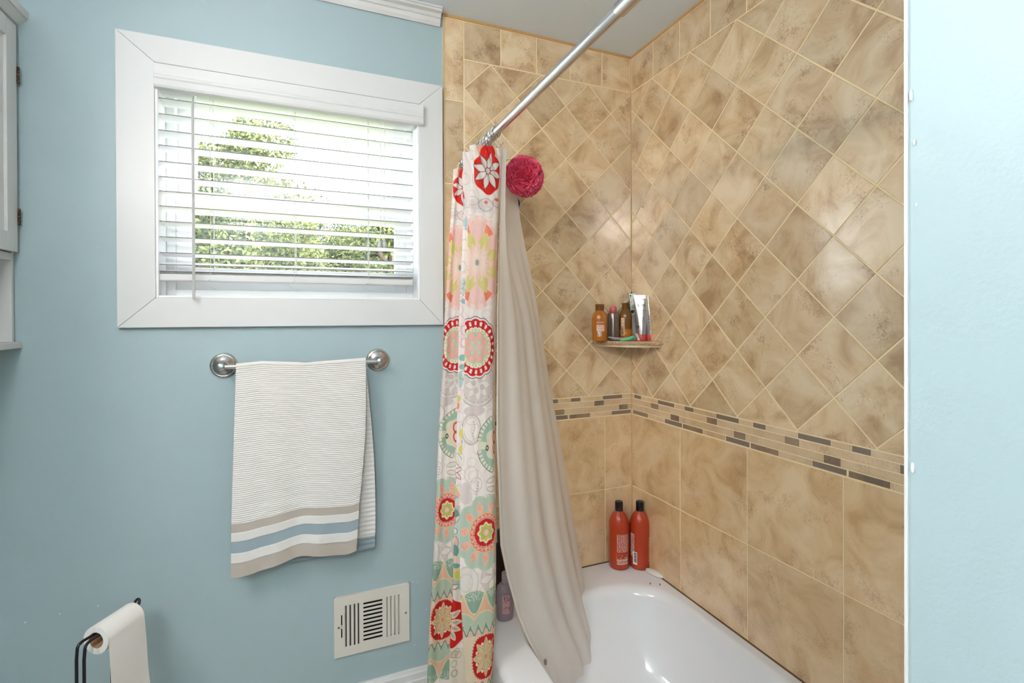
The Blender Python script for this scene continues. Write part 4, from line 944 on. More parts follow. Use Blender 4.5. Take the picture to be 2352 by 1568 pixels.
def paint_main(X, Y):
    c = Cloth(X, Y, (250, 241, 234))
    T1, T2 = (232, 216, 210), (238, 226, 220)
    rs_ = random.Random(5)
    for yy in range(310, 1600, 34):                          # faint background scrolls
        for xx in range(1050, 1170, 34):
            c.ring(xx + rs_.uniform(-8, 8), yy + rs_.uniform(-8, 8), rs_.uniform(7, 14), rs_.uniform(9, 18), 1.6, T1, .8)
    c.ell(1090, 470, 24, 12, T2)
    # upper scallops
    c.ring(1110, 470, 16, 14, 1.6, (150, 150, 160), .7); c.ring(1080, 462, 14, 10, 1.4, (170, 165, 170), .6); c.ring(1138, 463, 12, 10, 1.6, (130, 130, 140), .7); c.ell(1110, 464, 4, 4, (236, 120, 110)); c.ell(1138, 455, 8, 4, (238, 120, 100))
    # tan cap above and red flower
    c.ell(1112, 345, 26, 28, (245, 222, 200)); c.ell(1108, 338, 14, 8, (238, 150, 120), .7); c.ring(1110, 330, 14, 6, 1.5, (120, 120, 130), .5)
    r, th = c.pol(1116, 396, 33, 50); c.put(sm((r - 1.04 - .05 * np.cos(th * 6)) * 30), (255, 240, 225)); c.put(sm((r - .98 - .04 * np.cos(th * 6)) * 30), (222, 40, 36))
    r, th = c.pol(1116, 352, 16, 24); c.put(sm((r - 1) * 14), (222, 40, 36))
    c.flower(1116, 392, 8, 43, 15, (238, 226, 218), 7, .78, (130, 50, 60), .25); c.ell(1116, 392, 5, 7, (226, 214, 205)); c.ring(1116, 392, 5, 7, 1.2, (130, 60, 60), .8)
    # pale peach rosette
    cx, cy = 1092, 603
    r, th = c.pol(cx, cy, 54, 107); c.put(sm((r - 1) * 45), (250, 206, 192)); 
    bead = np.abs(((th * 18 / math.pi) % 2) - 1); c.put(sm((np.abs(r - .965) * 50 - 3)) * (bead < .62), (253, 226, 216))
    wed = (np.cos(th * 4 + math.pi) > .0) & (r > .50) & (r < .90); c.put(wed * 1.0, (243, 140, 112))
    c.flower(cx, cy, 8, 104, 40, (249, 208, 198), 20, .72, (252, 228, 210), 0.02)
    c.flower(cx, cy, 8, 74, 28, (224, 211, 138), 30, .72, (240, 215, 160), .40)
    c.flower(cx, cy, 16, 44, 9, (247, 208, 192), 4, .72, (252, 226, 206), 0.1)
    for i in range(60): a = 2 * math.pi * i / 60; c.petal(cx, cy, a, 30 + 9 * (i % 3), 1.8, (253, 230, 214), 8, .72)
    c.ell(cx, cy, 3.6, 7, (150, 172, 162))
    # red scallop medallion
    cx, cy = 1089, 798
    # grey medallion below goes first
    gx, gy = 1093, 884
    c.ell(gx, gy, 44, 50, (226, 214, 208)); c.ring(gx, gy, 44, 50, 2.2, (200, 188, 182)); c.ring(gx, gy, 40, 45, 1.4, (246, 238, 230))
    c.flower(gx, gy, 8, 36, 17, (242, 233, 224), 4, .8, (208, 196, 190)); c.flower(gx, gy, 4, 24, 13, (216, 203, 198), 4, .8, (238, 230, 222), .4); c.ell(gx, gy, 5, 6, (236, 224, 212))
    rr0, tt = c.pol(gx, gy, 41, 47); c.put((np.abs(rr0 - .86) < .035) * (np.cos(tt * 24) > .1), (200, 188, 184), .8)
    r, th = c.pol(cx, cy, 47, 64); sc_ = .055 * np.abs(np.cos(th * 7.5))
    c.put(sm((r - 1.075 - sc_) * 45), (60, 40, 44)); c.put(sm((r - 1.045 - sc_) * 45), (253, 244, 236)); c.put(sm((r - .985 - sc_) * 45), (212, 38, 40))
    kn = np.abs(((th * 11 / math.pi) % 1) - .5)              # keyholes
    c.put(((r < .93) & (r > .80) & (kn > .30)) * 1.0, (250, 238, 228)); c.put(((np.hypot((r - .90) / .055, (kn - .5) / .22)) < 1) * 1.0, (250, 238, 228))
    c.put(sm((r - .74) * 45), (248, 238, 226)); 
    c.put(((np.hypot((r - .755) / .045, (kn) / .17)) < 1) * 1.0, (205, 40, 45))
    c.put(sm((r - .70) * 45), (240, 236, 208)); c.put(((np.abs(r - .655) < .03) & (np.cos(th * 26) > 0)) * 1.0, (205, 212, 140))
    c.put(sm((r - .60) * 45), (214, 220, 200))
    for i in range(4):
        a = math.pi / 2 * i
        for d_ in (-.26, .26): c.ell(cx + 47 * .44 * math.sin(a + d_ * 1.6), cy - 64 * .44 * math.cos(a + d_ * 1.6), 8.5, 10.5, (190, 205, 186)); 
        for d_ in (-.26, .26): c.ell(cx + 47 * .44 * math.sin(a + d_ * 1.6), cy - 64 * .44 * math.cos(a + d_ * 1.6), 7, 9, (248, 186, 168)); 
        c.petal(cx, cy, a, 26, 13, (245, 196, 178), 4, .74, (200, 212, 190))
    # taupe tail under the medallion
    c.ell(1085, 943, 24, 12, (224, 211, 205)); c.ring(1078, 985, 20, 34, 3.0, (214, 198, 192)); c.ring(1078, 985, 15, 28, 1.6, (226, 212, 206)); 
    for i in range(7): c.ell(1083 + 2 * math.sin(i), 968 + i * 6.5, 1.6, 2.2, (204, 180, 176)); 
    # sage crescents
    cx, cy = 1146, 1024
    r, th = c.pol(cx, cy, 60, 76)
    c.put(sm((r - .92) * 50), (238, 226, 210)); c.put(sm((r - .80) * 50), (226, 230, 204), .7); c.put(sm((r - .50) * 50), (244, 214, 192)); c.put(sm((r - .42) * 50), (240, 226, 208))
    m_ = (np.abs(np.cos(th)) > .16) & (r > .60 + .05 * np.cos(th * 6)) & (r < .95) & (np.abs(np.cos(th)) < .93)
    c.put((m_ & (r < .95)) * 1.0, (118, 128, 112)); c.put((m_ & (r < .925)) * 1.0, (172, 196, 176)); c.put((m_ & (r > .80) & (r < .925) & (np.cos(th * 42) > -.1)) * 1.0, (246, 236, 214))
    c.ring(1136, 1010, 7, 13, 3, (214, 60, 40)); c.ring(1136, 1034, 7, 13, 3, (214, 60, 40)); c.ring(1113, 1031, 2.6, 5, 2, (50, 50, 50))
    # circles, dots, leaf outlines
    c.ring(1077, 1088, 14, 18, 1.4, (222, 206, 198)); c.ell(1066, 1120, 11, 15, (229, 216, 210)); c.ell(1068, 1140, 12, 16, (229, 216, 210)); c.ring(1088, 1112, 12, 16, 1.4, (216, 202, 196))
    for i in range(7): c.ell(1092 - i * .9, 1108 + i * 6.8, 1.5, 2.1, (184, 176, 172))
    for yy in (1112, 1127, 1141): c.petal(1108, yy - 2, 1.7 + (yy - 1127) * .02, 40, 11, (240, 228, 218), 4, .78, (160, 156, 140))
    # grey flower area below the cloud
    c.ell(1128, 1330, 30, 44, (222, 208, 202)); c.flower(1128, 1330, 6, 40, 17, (243, 234, 225), 8, .8, (205, 192, 186), .3)
    c.ell(1068, 1335, 26, 38, (238, 229, 221)); c.ring(1068, 1335, 25, 36, 2, (214, 202, 198)); c.ring(1068, 1335, 14, 20, 1.5, (220, 208, 203)); rr0, tt = c.pol(1068, 1335, 25, 36); c.put((np.abs(rr0 - 1.08) < .05) * (np.cos(tt * 14) > .0), (248, 240, 232))
    # sage cloud + red sun
    cx, cy = 1109, 1226
    r, th = c.pol(cx, cy, 61, 82); sc_ = .11 * np.abs(np.sin(th * 5.5))
    c.put(sm((r - .98 - sc_) * 55), (200, 212, 190)); c.put(sm((r - .94 - sc_) * 55), (192, 206, 188))
    for i in range(11):
        a = 2 * math.pi * (i + .5) / 11
        c.petal(cx, cy, a, 76, 17, (246, 188, 164), 46, .76, (212, 214, 190))
    for i in range(160):
        a = 2 * math.pi * (rs_.randint(0, 10) + .5) / 11 + rs_.uniform(-.09, .09); q = rs_.uniform(56, 72); c.ell(cx + .76 * q * math.sin(a), cy - q * math.cos(a), 1.0, 1.0, (238, 150, 128), .8)
    r, th = c.pol(cx, cy, 34, 45); lob = .5 + .5 * np.cos(th * 22)
    c.put(sm((r - 1.0 - .05 * lob) * 36), (250, 226, 190)); c.put(sm((r - .97 - .05 * lob) * 36), (236, 118, 84)); c.put(((np.hypot((r - .91) / .06, (1 - lob) / .62)) < 1) * 1.0, (248, 190, 150))
    c.put(sm((r - .845) * 36), (252, 232, 220)); c.put(sm((r - .82) * 36), (208, 36, 30)); c.put(((r < .81) & (r > .70) & (np.cos(th * 64) > .1)) * 1.0, (250, 220, 205))
    c.put(sm((r - .50 - .05 * np.cos(th * 8)) * 36), (246, 236, 200)); c.put(sm((r - .41 - .05 * np.cos(th * 8)) * 36), (206, 202, 104)); c.put(sm((r - .20) * 36), (130, 120, 90)); c.put(sm((r - .18) * 36), (246, 214, 196)); c.ring(cx, cy, 3.4, 5.2, .8, (220, 160, 140))
    # lower mirrored border around the red egg
    YY = 1512 - np.abs(Y - 1512); Yk = c.Y; c.Y = YY
    mk = (YY > 1352)
    def P(a, col, k=1.0): c.put(a * mk, col, k)
    w = 45.0; u_ = ((X - 1085) / w); fx = (u_ - np.round(u_)) * w
    top = 1354 + 9 * (np.abs(fx) / 22) ** 2
    P((YY > top) & (YY < 1440), (240, 190, 158)); 
    dl = np.abs(fx) - 19.5 * np.clip((1408 - YY) / 42, 0, 1) ** .55
    P(sm(dl - 3) * (YY > top) * (YY < 1411), (232, 222, 186)); P(sm(dl) * (YY > top + 2) * (YY < 1406), (150, 178, 158))
    hs = np.sin(X * 12.9898 + np.round(YY) * 78.233) * 43758.5453; hs = hs - np.floor(hs); P((hs > .80) & (dl < 0) & (YY > top + 2) & (YY < 1378), (240, 240, 220))
    fx2 = (u_ + .5 - np.round(u_ + .5)) * w
    arc = 1404 + 16 * (fx2 / 22) ** 2
    P(sm(arc - YY) * (YY < 1470), (232, 222, 186)); P(sm(arc + 3 - YY) * (YY < 1470), (192, 207, 182))
    w3 = 16.5; f3 = (((X - 1110) / w3) - np.round((X - 1110) / w3)) * w3; pk = 1430 + 24 * (np.abs(f3) / 8.2) ** .8
    P(sm(pk - 3 - YY), (236, 222, 196)); P(sm(pk - YY), (134, 162, 146)); pk2 = 1448 + 16 * (np.abs(f3) / 6.5) ** 2
    P(sm(pk2 - 2 - YY), (238, 222, 200)); P(sm(pk2 - YY), (246, 196, 172)); P((YY > 1459), (236, 218, 190))
    c.Y = Yk
    cx, cy = 1110, 1512
    dx, dy = np.abs((X - cx) / 29), np.abs((Y - cy) / 49); r = (dx ** 2.6 + dy ** 2.6) ** (1 / 2.6); th = np.arctan2((X - cx) / 29, -(Y - cy) / 49)
    c.put(sm((r - 1.12) * 30), (244, 196, 168)); c.put(sm((r - 1.06) * 30), (190, 90, 60)); c.put(((np.abs(r - 1.06) < .04) & (np.cos(th * 46) > 0)) * 1.0, (250, 228, 206)); c.put(sm((r - 1.0) * 30), (202, 34, 28))
    for i in range(8): c.petal(cx, cy, math.pi / 8 + 2 * math.pi * i / 8, 38, 9, (248, 236, 224), 30, .64)
    c.flower(cx, cy, 8, 46, 17, (232, 206, 150), 6, .62, (240, 196, 160)); c.flower(cx, cy, 8, 38, 10, (230, 200, 170), 10, .62, (190, 176, 92)); c.ell(cx, cy, 6, 9, (216, 208, 140)); c.ell(cx, cy, 3.8, 5.6, (236, 150, 140))
    return c.c
def paint_mid(X, Y):
    c = Cloth(X, Y, (250, 241, 236)); rs_ = random.Random(9)
    for yy in range(320, 1600, 26): c.ring(1060 + rs_.uniform(-12, 14), yy, 9, 13, 1.5, (234, 206, 204), .8)
    c.ell(1062, 375, 3, 12, (222, 60, 60)); c.ell(1064, 440, 2.5, 14, (222, 60, 60)); c.ell(1062, 400, 2, 3, (80, 60, 70)); c.ell(1062, 455, 5, 14, (200, 214, 216))
    c.ell(1066, 500, 6, 12, (190, 208, 212)); c.ell(1072, 515, 8, 4, (190, 208, 212)); c.ell(1062, 655, 8, 22, (216, 226, 220)); 
    for i in range(50): c.ell(1060 + rs_.uniform(-7, 10), rs_.uniform(640, 690), 1.2, 1.2, (150, 160, 160), .7)
    c.ell(1064, 690, 8, 6, (172, 200, 196))
    for yy in (760, 790): c.ring(1063, yy, 7, 11, 1.6, (240, 180, 176))
    c.ell(1060, 826, 9, 8, (158, 200, 188)); c.ell(1060, 848, 8, 7, (158, 200, 188)); c.ell(1056, 880, 6, 20, (196, 216, 206)); c.ring(1060, 868, 8, 10, 1.4, (120, 150, 150), .7)
    c.ell(1052, 925, 5, 8, (226, 214, 110)); c.ell(1051, 943, 4, 9, (244, 150, 116)); 
    for yy, cc in ((990, (158, 190, 180)), (1030, (158, 190, 180))): c.ell(1068, yy, 7, 8, (240, 232, 220)); c.ring(1068, yy, 6, 7, 1.6, (140, 150, 145)); c.ell(1066, yy, 4, 5, cc)
    c.ell(1064, 1010, 9, 13, (232, 218, 120)); c.ell(1062, 1050, 7, 12, (232, 218, 120)); c.petal(1050, 1060, 2.7, 40, 16, (246, 238, 228), 0, .78, (150, 160, 150))
    c.ell(1046, 960, 2.5, 30, (238, 190, 170)); c.ell(1046, 1040, 2.5, 22, (244, 160, 130)); c.ell(1047, 1070, 2.5, 16, (226, 220, 120))
    for a in (2.2, 1.2, 3.0): c.petal(1045, 1106, a, 30, 9, (246, 232, 224), 0, .7, (160, 30, 40))
    c.ell(1048, 1155, 8, 14, (226, 220, 120)); c.ell(1054, 1163, 6, 10, (246, 196, 170)); c.ell(1050, 1180, 7, 16, (150, 188, 172)); c.ell(1053, 1182, 5, 12, (228, 226, 214)); c.ell(1054, 1195, 10, 8, (240, 206, 198)); 
    c.put((Y > 1192) & (Y < 1345), (176, 204, 190), .55); c.ell(1050, 1212, 9, 14, (120, 166, 150)); c.petal(1046, 1232, .8, 26, 10, (243, 222, 214), 0, .8, (110, 150, 140)); c.petal(1046, 1240, .1, 26, 8, (238, 170, 160), 0, .8, (110, 150, 140))
    c.ell(1050, 1253, 6, 8, (110, 150, 140)); c.ell(1050, 1253, 4.6, 6.4, (240, 236, 226)); c.petal(1050, 1264, 2.9, 30, 10, (244, 190, 174), 0, .8, (110, 150, 140)); c.petal(1050, 1268, 3.6, 24, 7, (238, 232, 220), 0, .8); c.ell(1050, 1302, 9, 15, (112, 160, 146)); c.ell(1050, 1325, 10, 11, (240, 208, 192)); c.ell(1053, 1339, 9, 6, (120, 166, 150))
    c.put((Y > 1345) & (Y < 1356), (246, 190, 158)); c.put((Y >= 1356) & (Y < 1398), (176, 204, 190)); c.ell(1057, 1362, 9, 12, (216, 206, 96)); c.ring(1057, 1362, 9, 12, 1.2, (240, 226, 170))
    c.petal(1044, 1395, 0.0, 26, 7, (246, 226, 214), 0, .8, (150, 30, 36)); c.petal(1044, 1396, 1.1, 22, 9, (246, 226, 214), 0, .8, (150, 30, 36))
    c.put((Y > 1398) & (Y < 1425), (240, 228, 214)); 
    top = 1418 + .55 * (X - 1040); c.put(sm(top - Y) * sm(Y - (1541 - .03 * (X - 1046) ** 2)), (206, 32, 26))
    for yy, a in ((1468, 1.0), (1478, 1.55), (1486, 1.95), (1494, 2.5)): c.petal(1042, yy, a, 34, 12, (228, 206, 178), 3, .78, (250, 226, 206)); c.petal(1042, yy, a, 28, 5, (170, 180, 160), 8, .78)
    c.put(Y > 1541, (238, 226, 208)); 
    for i in range(8): c.ring(1045 + rs_.uniform(0, 25), 1545 + rs_.uniform(0, 60), 6, 8, 1.4, (190, 180, 150))
    return c.c
def curtain():
    # edges in the plan: sight-line targets for the fold edges at heights along the drop
    def tab(pairs): a = np.array(pairs, float); return a[:, 0], a[:, 1]
    zt = .472; zbt = -1.17; Rn = 1060
    zr_ = np.concatenate([np.linspace(zt, -1.06, Rn), np.linspace(-1.06, zbt, 30)[1:]])
    Lx = tab([(340, 1047), (420, 1042), (520, 1035), (650, 1025), (730, 1020), (850, 1016), (960, 1010), (1060, 1005), (1130, 1002), (1300, 992), (1450, 985), (1568, 981), (1800, 976)])
    B1 = tab([(340, 1063), (500, 1064), (530, 1062), (660, 1057), (740, 1054), (850, 1053), (960, 1050), (1050, 1046), (1150, 1043), (1250, 1041), (1370, 1040), (1450, 1035), (1568, 1032), (1800, 1028)])
    B2 = tab([(300, 1078), (400, 1082), (530, 1075), (600, 1073), (700, 1069), (780, 1068), (880, 1065), (1000, 1062), (1150, 1058), (1300, 1058), (1390, 1062), (1480, 1066), (1568, 1072), (1800, 1078)])
    Rx = tab([(300, 1144), (355, 1150), (430, 1147), (520, 1140), (600, 1137), (700, 1135), (830, 1134), (1000, 1135), (1200, 1136), (1340, 1135), (1450, 1133), (1568, 1128), (1800, 1120)])
    P_ = []; XX = []; KK = []
    for z in zr_:
        g_ = max(0, (z - .30) / .172)                       # 0 below, 1 at the heading
        q_ = min(1, max(0, -z / .80)); q_ = q_ * q_ * (3 - 2 * q_); yL, yM, yR = -.078 + .01 * g_ - .12 * q_, -.152 - .085 * g_ - .13 * q_, -.238 - .062 * g_ - .15 * q_
        pl = lambda tb, y: np.interp(proj((-.7, y, z))[1], *tb)
        l0, l1 = pl(Lx, yL), pl(B1, yM); m1 = pl(B2, yR); r1 = pl(Rx, yR)
        nodes = []    # (px, y, kind, printX)
        lsc = .911; rc = 1109 - (1 - min(1, (proj((-.7, yR, z))[1] - 300) / 900)) * 10
        def wx(px, y): return x_at(px, y, z)
        key = [(l0 + 22, yL + .030), (l0 + 3, yL + .014), (l0, yL), (l0 + 6, yL - .010), ((l0 + l1) / 2, yL - .006), (l1, yL - .010), (l1 + 18, yL - .020), (l1 + 20, yL - .034), (l1 + 6, yM + .016),
               (l1 + 0, yM), (l1 + 4, yM - .008), ((l1 + m1) / 2 + 2, yM - .010), (m1, yM - .014), (m1 + 16, yM - .022), (m1 + 18, yM - .038), (m1 + 6, yR + .022), (m1, yR + .004), (m1 + 4, yR - .006), ((m1 + r1) / 2, yR - .012), (r1 - 8, yR - .010), (r1, yR), (r1 + 3, yR + .020), (r1 + 3, yR + .034)]
        P_.append([(wx(a, b), b, z) for a, b in key])
    P_ = np.array(P_)
    LS = np.array([F / ((np.array(q[20]) - EYE) @ WW) for q in P_]); YP = np.array([proj(q[18])[1] for q in P_])
    segn = [4, 4, 5, 20, 20, 10, 5, 5, 4, 5, 12, 14, 8, 5, 5, 4, 6, 28, 28, 10, 5, 8]
    cols = []; tpar = []
    K = P_.shape[1]
    for i in range(K - 1):
        p0, p1, p2, p3 = P_[:, max(i - 1, 0)], P_[:, i], P_[:, i + 1], P_[:, min(i + 2, K - 1)]
        for k in range(segn[i]):
            t = k / segn[i]; h = .5
            q = h * ((2 * p1) + (-p0 + p2) * t + (2 * p0 - 5 * p1 + 4 * p2 - p3) * t * t + (-p0 + 3 * p1 - 3 * p2 + p3) * t ** 3)
            cols.append(q); tpar.append(i + t)
    cols.append(P_[:, -1]); tpar.append(K - 1)
    Pt = np.stack(cols, 1); tp = np.array(tpar)
    # gathered pleats at the heading
    gz = np.clip((Pt[:, :, 2] - .33) / .14, 0, 1) ** 1.5
    s_ = np.cumsum(np.concatenate([np.zeros((Pt.shape[0], 1)), np.hypot(np.diff(Pt[:, :, 0], axis=1), np.diff(Pt[:, :, 1], axis=1))], 1), 1)
    Pt[:, :, 1] += .0035 * np.sin(s_ * 260) * (.15 + .85 * gz); Pt[:, :, 0] += .002 * np.sin(s_ * 190 + 1) * gz + .0015 * np.sin(Pt[:, :, 2] * 9 + s_ * 30)
    Z = Pt[:, :, 2]; Y = np.repeat(YP[:, None], Pt.shape[1], 1); LS = LS[:, None]
    # print coordinate: fabric distance measured from the front edge of each panel
    X = np.zeros_like(Z); iR = np.argmin(np.abs(tp - 20)); i9 = np.argmin(np.abs(tp - 9)); i2 = np.argmin(np.abs(tp - 2))
    xr_edge = np.interp(Y[:, 0], *Rx)
    right = (tp >= 14.5); left = (tp < 7.5); mid = ~right & ~left
    X[:, right] = xr_edge[:, None] + (s_[:, right] - s_[:, iR:iR + 1]) * LS * .93
    X[:, mid] = 1048 - np.clip((Y[:, 0:1] - 800) / 700 * 4, -8, 8) + (s_[:, mid] - s_[:, i9:i9 + 1]) * LS * .95 * .9 + np.clip((800 - Y[:, 0:1]) / 480 * 14, 0, 14)
    # the left panel carries the next repeat: its motif centre lies at a fixed share of the panel
    shx = np.interp(Y[:, 0], [390, 603, 798, 885, 1000, 1226, 1512], [1083, 1056, 1052, 1058, 1090, 1074, 1074])
    X[:, left] = shx[:, None] + (s_[:, left] - s_[:, i2:i2 + 1]) * LS * .97
    col = paint_main(X, Y); cm = paint_mid(X, Y); col[:, mid] = cm[:, mid]
    back = tp > 21.2
    col[:, back] = np.array(lin(226, 214, 204)[:3])
    o = obj('shower_curtain', grid(Pt), attr_mat('printed_fabric', .75, bump=.25, bscale=1500, translucent=.22), smooth=True, fixn=False)
    set_cols(o, col.reshape(-1, 3)); tag(o, 'fabric shower curtain printed with red, sage and peach flowers, bunched beside the window', 'shower curtain')
curtain()
# ------------------------------------------------------------------ liner
def liner():
    tb = lambda pr: (np.array([a for a, _ in pr], float), np.array([b for _, b in pr], float))
    Fr = tb([(300, 1150), (345, 1152), (700, 1142), (1000, 1140), (1180, 1146), (1250, 1149), (1330, 1165), (1420, 1188), (1490, 1214), (1568, 1252), (1700, 1300)])
    Bk = tb([(300, 1172), (345, 1178), (500, 1194), (560, 1205), (620, 1218), (680, 1230), (740, 1240), (800, 1250), (870, 1261), (930, 1271), (1010, 1286), (1100, 1300), (1200, 1316), (1280, 1328), (1340, 1338), (1450, 1352), (1568, 1360), (1700, 1362)])
    zs_ = np.linspace(.478, -1.10, 260); NCc = 130; Pt = np.zeros((260, NCc, 3))
    for i, z in enumerate(zs_):
        f = (0.478 - z) / 1.58
        yf = -.300 - .004 * f; yb = -.135 + .005 * f
        pf = np.interp(proj((-.65, yf, z))[1], *Fr); pb = np.interp(proj((-.5, yb, z))[1], *Bk)
        A = np.array([x_at(pf, yf, z), yf]); B = np.array([x_at(pb, yb, z), yb]); d = B - A; n_ = np.array([-d[1], d[0]]); n_ /= np.linalg.norm(n_)
        t = np.linspace(0, 1, NCc)
        off = (.012 * np.sin(t * 15 + .6 * f) + .006 * np.sin(t * 34 + 2 + f * 2)) * (.2 + .5 * f) * np.sin(np.pi * np.clip(t, 0, 1)) ** .5 - .05 * f * np.sin(np.pi * t)
        base = A[None] + d[None] * t[:, None]; pyz = proj((A[0], A[1], z))[1]; wk = 1 - min(1, max(0, (pyz - 430) / 330)); wk = wk * wk * (3 - 2 * wk)
        M1 = np.array([x_at(pf + 11, yf + .004, z), yf + .004]); M2 = np.array([x_at(pf + 9, yb - .006, z), yb - .006])
        kx = np.interp(t, [0, .28, .5, 1], [A[0], M1[0], M2[0], B[0]]); ky = np.interp(t, [0, .28, .5, 1], [A[1], M1[1], M2[1], B[1]])
        base = base * (1 - wk) + np.stack([kx, ky], 1) * wk
        q = base + n_[None] * off[:, None] * (1 - .8 * wk)
        Pt[i, :, 0] = q[:, 0]; Pt[i, :, 1] = q[:, 1]; Pt[i, :, 2] = z
    m = bpy.data.materials.new('frosted_vinyl'); m.use_nodes = True; nt = m.node_tree; b = bsdf(m)
    P_in(b, 'Base Color', lin(250, 243, 236)); P_in(b, 'Roughness', .28)
    no = nt.nodes.new('ShaderNodeTexNoise'); no.inputs['Scale'].default_value = 6; bp = nt.nodes.new('ShaderNodeBump'); bp.inputs['Strength'].default_value = .2; bp.inputs['Distance'].default_value = .01; nt.links.new(no.outputs['Fac'], bp.inputs['Height']); nt.links.new(bp.outputs['Normal'], b.inputs['Normal'])
    tr = nt.nodes.new('ShaderNodeBsdfTranslucent'); tr.inputs['Color'].default_value = lin(252, 248, 242); tp = nt.nodes.new('ShaderNodeBsdfTransparent'); tp.inputs['Color'].default_value = (.95, .93, .9, 1)
    m1 = nt.nodes.new('ShaderNodeMixShader'); m1.inputs[0].default_value = .3; m2 = nt.nodes.new('ShaderNodeMixShader'); m2.inputs[0].default_value = .13
    nt.links.new(b.outputs[0], m1.inputs[1]); nt.links.new(tr.outputs[0], m1.inputs[2]); nt.links.new(m1.outputs[0], m2.inputs[1]); nt.links.new(tp.outputs[0], m2.inputs[2]); nt.links.new(m2.outputs[0], nt.nodes['Material Output'].inputs['Surface'])
    t = thing('curtain_liner', 'frosted translucent vinyl liner hanging inside the tub', 'curtain liner', (-.6, -.25, .478))
    obj('liner_sheet', grid(Pt), m, t, smooth=True, fixn=False)
    # folded front hem
    H = np.zeros((260, 8, 3))
    for i in range(260):
        A = Pt[i, 0]; B = Pt[i, 9]; f = i / 259
        d = (B - A); 
        for k in range(8):
            a = k / 7; H[i, k] = A + d * a * .55 + np.array([-.0035 * math.sin(math.pi * a), -.006 * math.sin(math.pi * a) - .0008, 0])
    obj('hem', grid(H), mat('vinyl_hem', lin(226, 218, 208), .25, bump=.3, bscale=60, var=.04), t, smooth=True, fixn=False, label='brighter folded front hem')
    # magnet
    q = None; best = 1e9
    for i in range(150, 259):
        for k in range(NCc):
            pp = proj(Pt[i, k]); dd = (pp[0] - 1253) ** 2 + (pp[1] - 1519) ** 2
            if dd < best: best = dd; q = Pt[i, k]
    obj('weight_magnet', G().lathe((q[0] - .001, q[1] - .003, q[2] - .009), [(.0025, 0), (.0042, .002), (.0042, .014), (.0025, .016)], 14), mat('grey_magnet', lin(130, 122, 112), .5, var=.05), t, smooth='auto', label='small grey magnet sewn in the hem')
liner()
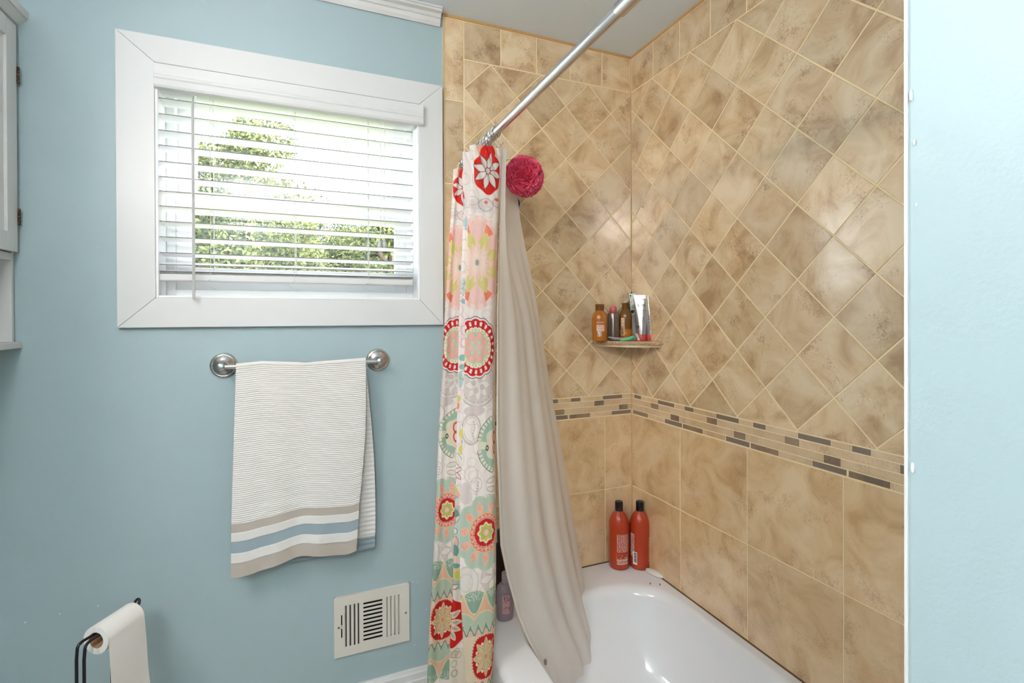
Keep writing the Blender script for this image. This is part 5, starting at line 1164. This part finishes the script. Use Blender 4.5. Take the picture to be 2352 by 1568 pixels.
# ------------------------------------------------------------------ bath puffs
def puff(name, label, px, py, y, R, col, seed, hang):
    c = hY(px, py, y); t = thing(name, label, 'bath puff', c)
    bm = bmesh.new(); bmesh.ops.create_icosphere(bm, subdivisions=6, radius=1.0)
    for v in bm.verts:
        d = v.co.normalized(); sv = Vector((seed, seed * 2, 0))
        wv = noise.noise_vector(d * 1.9 + sv) * 1.1
        a = 1 - min(1, abs(noise.noise(d * 3.0 + wv + sv)) * 2.6); b = 1 - min(1, abs(noise.noise(d * 6.0 + wv * 1.6 + sv)) * 2.6)
        v.co = d * (.62 + .26 * a ** 1.3 + .20 * b ** 1.5 + .14 * noise.noise(d * 1.5 + sv))
    me = bpy.data.meshes.new('ruffles'); 
    for v in bm.verts: v.co = Vector((v.co.x * R * S, v.co.y * R * .85 * S, v.co.z * R * 1.04 * S))
    bm.to_mesh(me); bm.free(); me.polygons.foreach_set('use_smooth', [True] * len(me.polygons))
    m = mat(name + '_mesh', col, .6, spec=.3); nt = m.node_tree; tr = nt.nodes.new('ShaderNodeBsdfTranslucent'); tr.inputs['Color'].default_value = col; ms = nt.nodes.new('ShaderNodeMixShader'); ms.inputs[0].default_value = .35
    nt.links.new(bsdf(m).outputs[0], ms.inputs[1]); nt.links.new(tr.outputs[0], ms.inputs[2]); nt.links.new(ms.outputs[0], nt.nodes['Material Output'].inputs['Surface']); me.materials.append(m)
    o = bpy.data.objects.new('ruffles', me); C.objects.link(o); o.parent = t
    # loose netting frills standing off the ball
    g = G(); r_ = random.Random(seed)
    for k in range(46):
        ax = Vector((r_.gauss(0, 1), r_.gauss(0, 1), r_.gauss(0, 1))).normalized(); u = ax.orthogonal().normalized(); w = ax.cross(u); a0 = r_.uniform(0, 6.28); n = 18; base = len(g.v); hh = 1; tilt = r_.uniform(.25, .8)
        for i in range(n):
            a = a0 + i / n * r_.uniform(1.6, 1.7); rad = .86 + .03 * math.sin(i * 1.1 + k)
            d = (ax * tilt * math.sin(i * .9 + k) + u * math.cos(a) + w * math.sin(a)).normalized()
            ca = Vector(c); p = ca + Vector((d.x * R * rad, d.y * R * rad * .85, d.z * R * rad)); q = ca + Vector((d.x, d.y * .85, d.z)) * R * (rad + .17) + ax * R * .08 * math.sin(i * 1.7)
            g.v += [tuple(p), tuple(q)]
        for i in range(n - 1): g.f.append((base + 2 * i, base + 2 * i + 2, base + 2 * i + 3, base + 2 * i + 1))
    obj('netting_frill', g, m, t, smooth=True, fixn=False)
    g = G(); g.tube([(RX + .012, y - .01, RZD - .028), (RX + .016, y - .006, RZD - .04), (c[0] - R * .2, y, c[2] + R * .8), (c[0], y, c[2])], .0014, 6); obj('hanging_cord', g, M['white'], t)
puff('pink_bath_puff', 'bright pink mesh bath puff hanging from the rod beside the liner', 1204, 405, -.215, .060, lin(255, 112, 146), 3, True)
puff('blue_bath_puff', 'blue mesh bath puff half hidden behind the liner under the pink puff', 1179, 468, -.095, .022, lin(50, 110, 180), 8, True)
# ------------------------------------------------------------------ vanity light and added fill light
def emis(name, col, s):
    m = bpy.data.materials.new(name); m.use_nodes = True; b = bsdf(m); P_in(b, 'Base Color', (1, 1, 1, 1)); P_in(b, 'Emission Color', col); P_in(b, 'Emission Strength', s); return m
vl = thing('vanity_light', 'three globe chrome vanity light on the left wall', 'light', (XL, -1.1, .66))
obj('back_plate', G().box((XL + .001, -1.32, .63), (XL + .02, -.88, .69)), M['chrome'], vl, bevel=.003)
for y_ in (-1.25, -1.10, -.95):
    obj('globe', G().ball((XL + .09, y_, .66), .042, 20), emis('warm_globe', (1.0, .89, .84, 1), BULB), vl, smooth=True)
    obj('socket', G().tube([(XL + .018, y_, .66), (XL + .05, y_, .66)], .018, 16), M['chrome'], vl)
cl = thing('fill_light', 'round white ceiling light over the middle of the room', 'light', (-1.58, -2.50, 1.0))  # unseen fitting behind the camera, added only to fill the room with light
obj('fill_globe', G().lathe((-1.58, -2.50, .9995), [(.06, -.07), (.12, -.085), (.15, -.11), (.155, -.14), (.13, -.18), (.08, -.205), (.02, -.212)], 40), emis('fill_emitter', (1.0, .92, .89, 1), FILL), cl, smooth=True)
obj('fill_stem', G().lathe((-1.58, -2.50, .9997), [(.06, 0), (.06, -.012), (.012, -.02), (.012, -.06), (.058, -.066), (.058, -.072)], 40), M['chrome'], cl, smooth='auto')
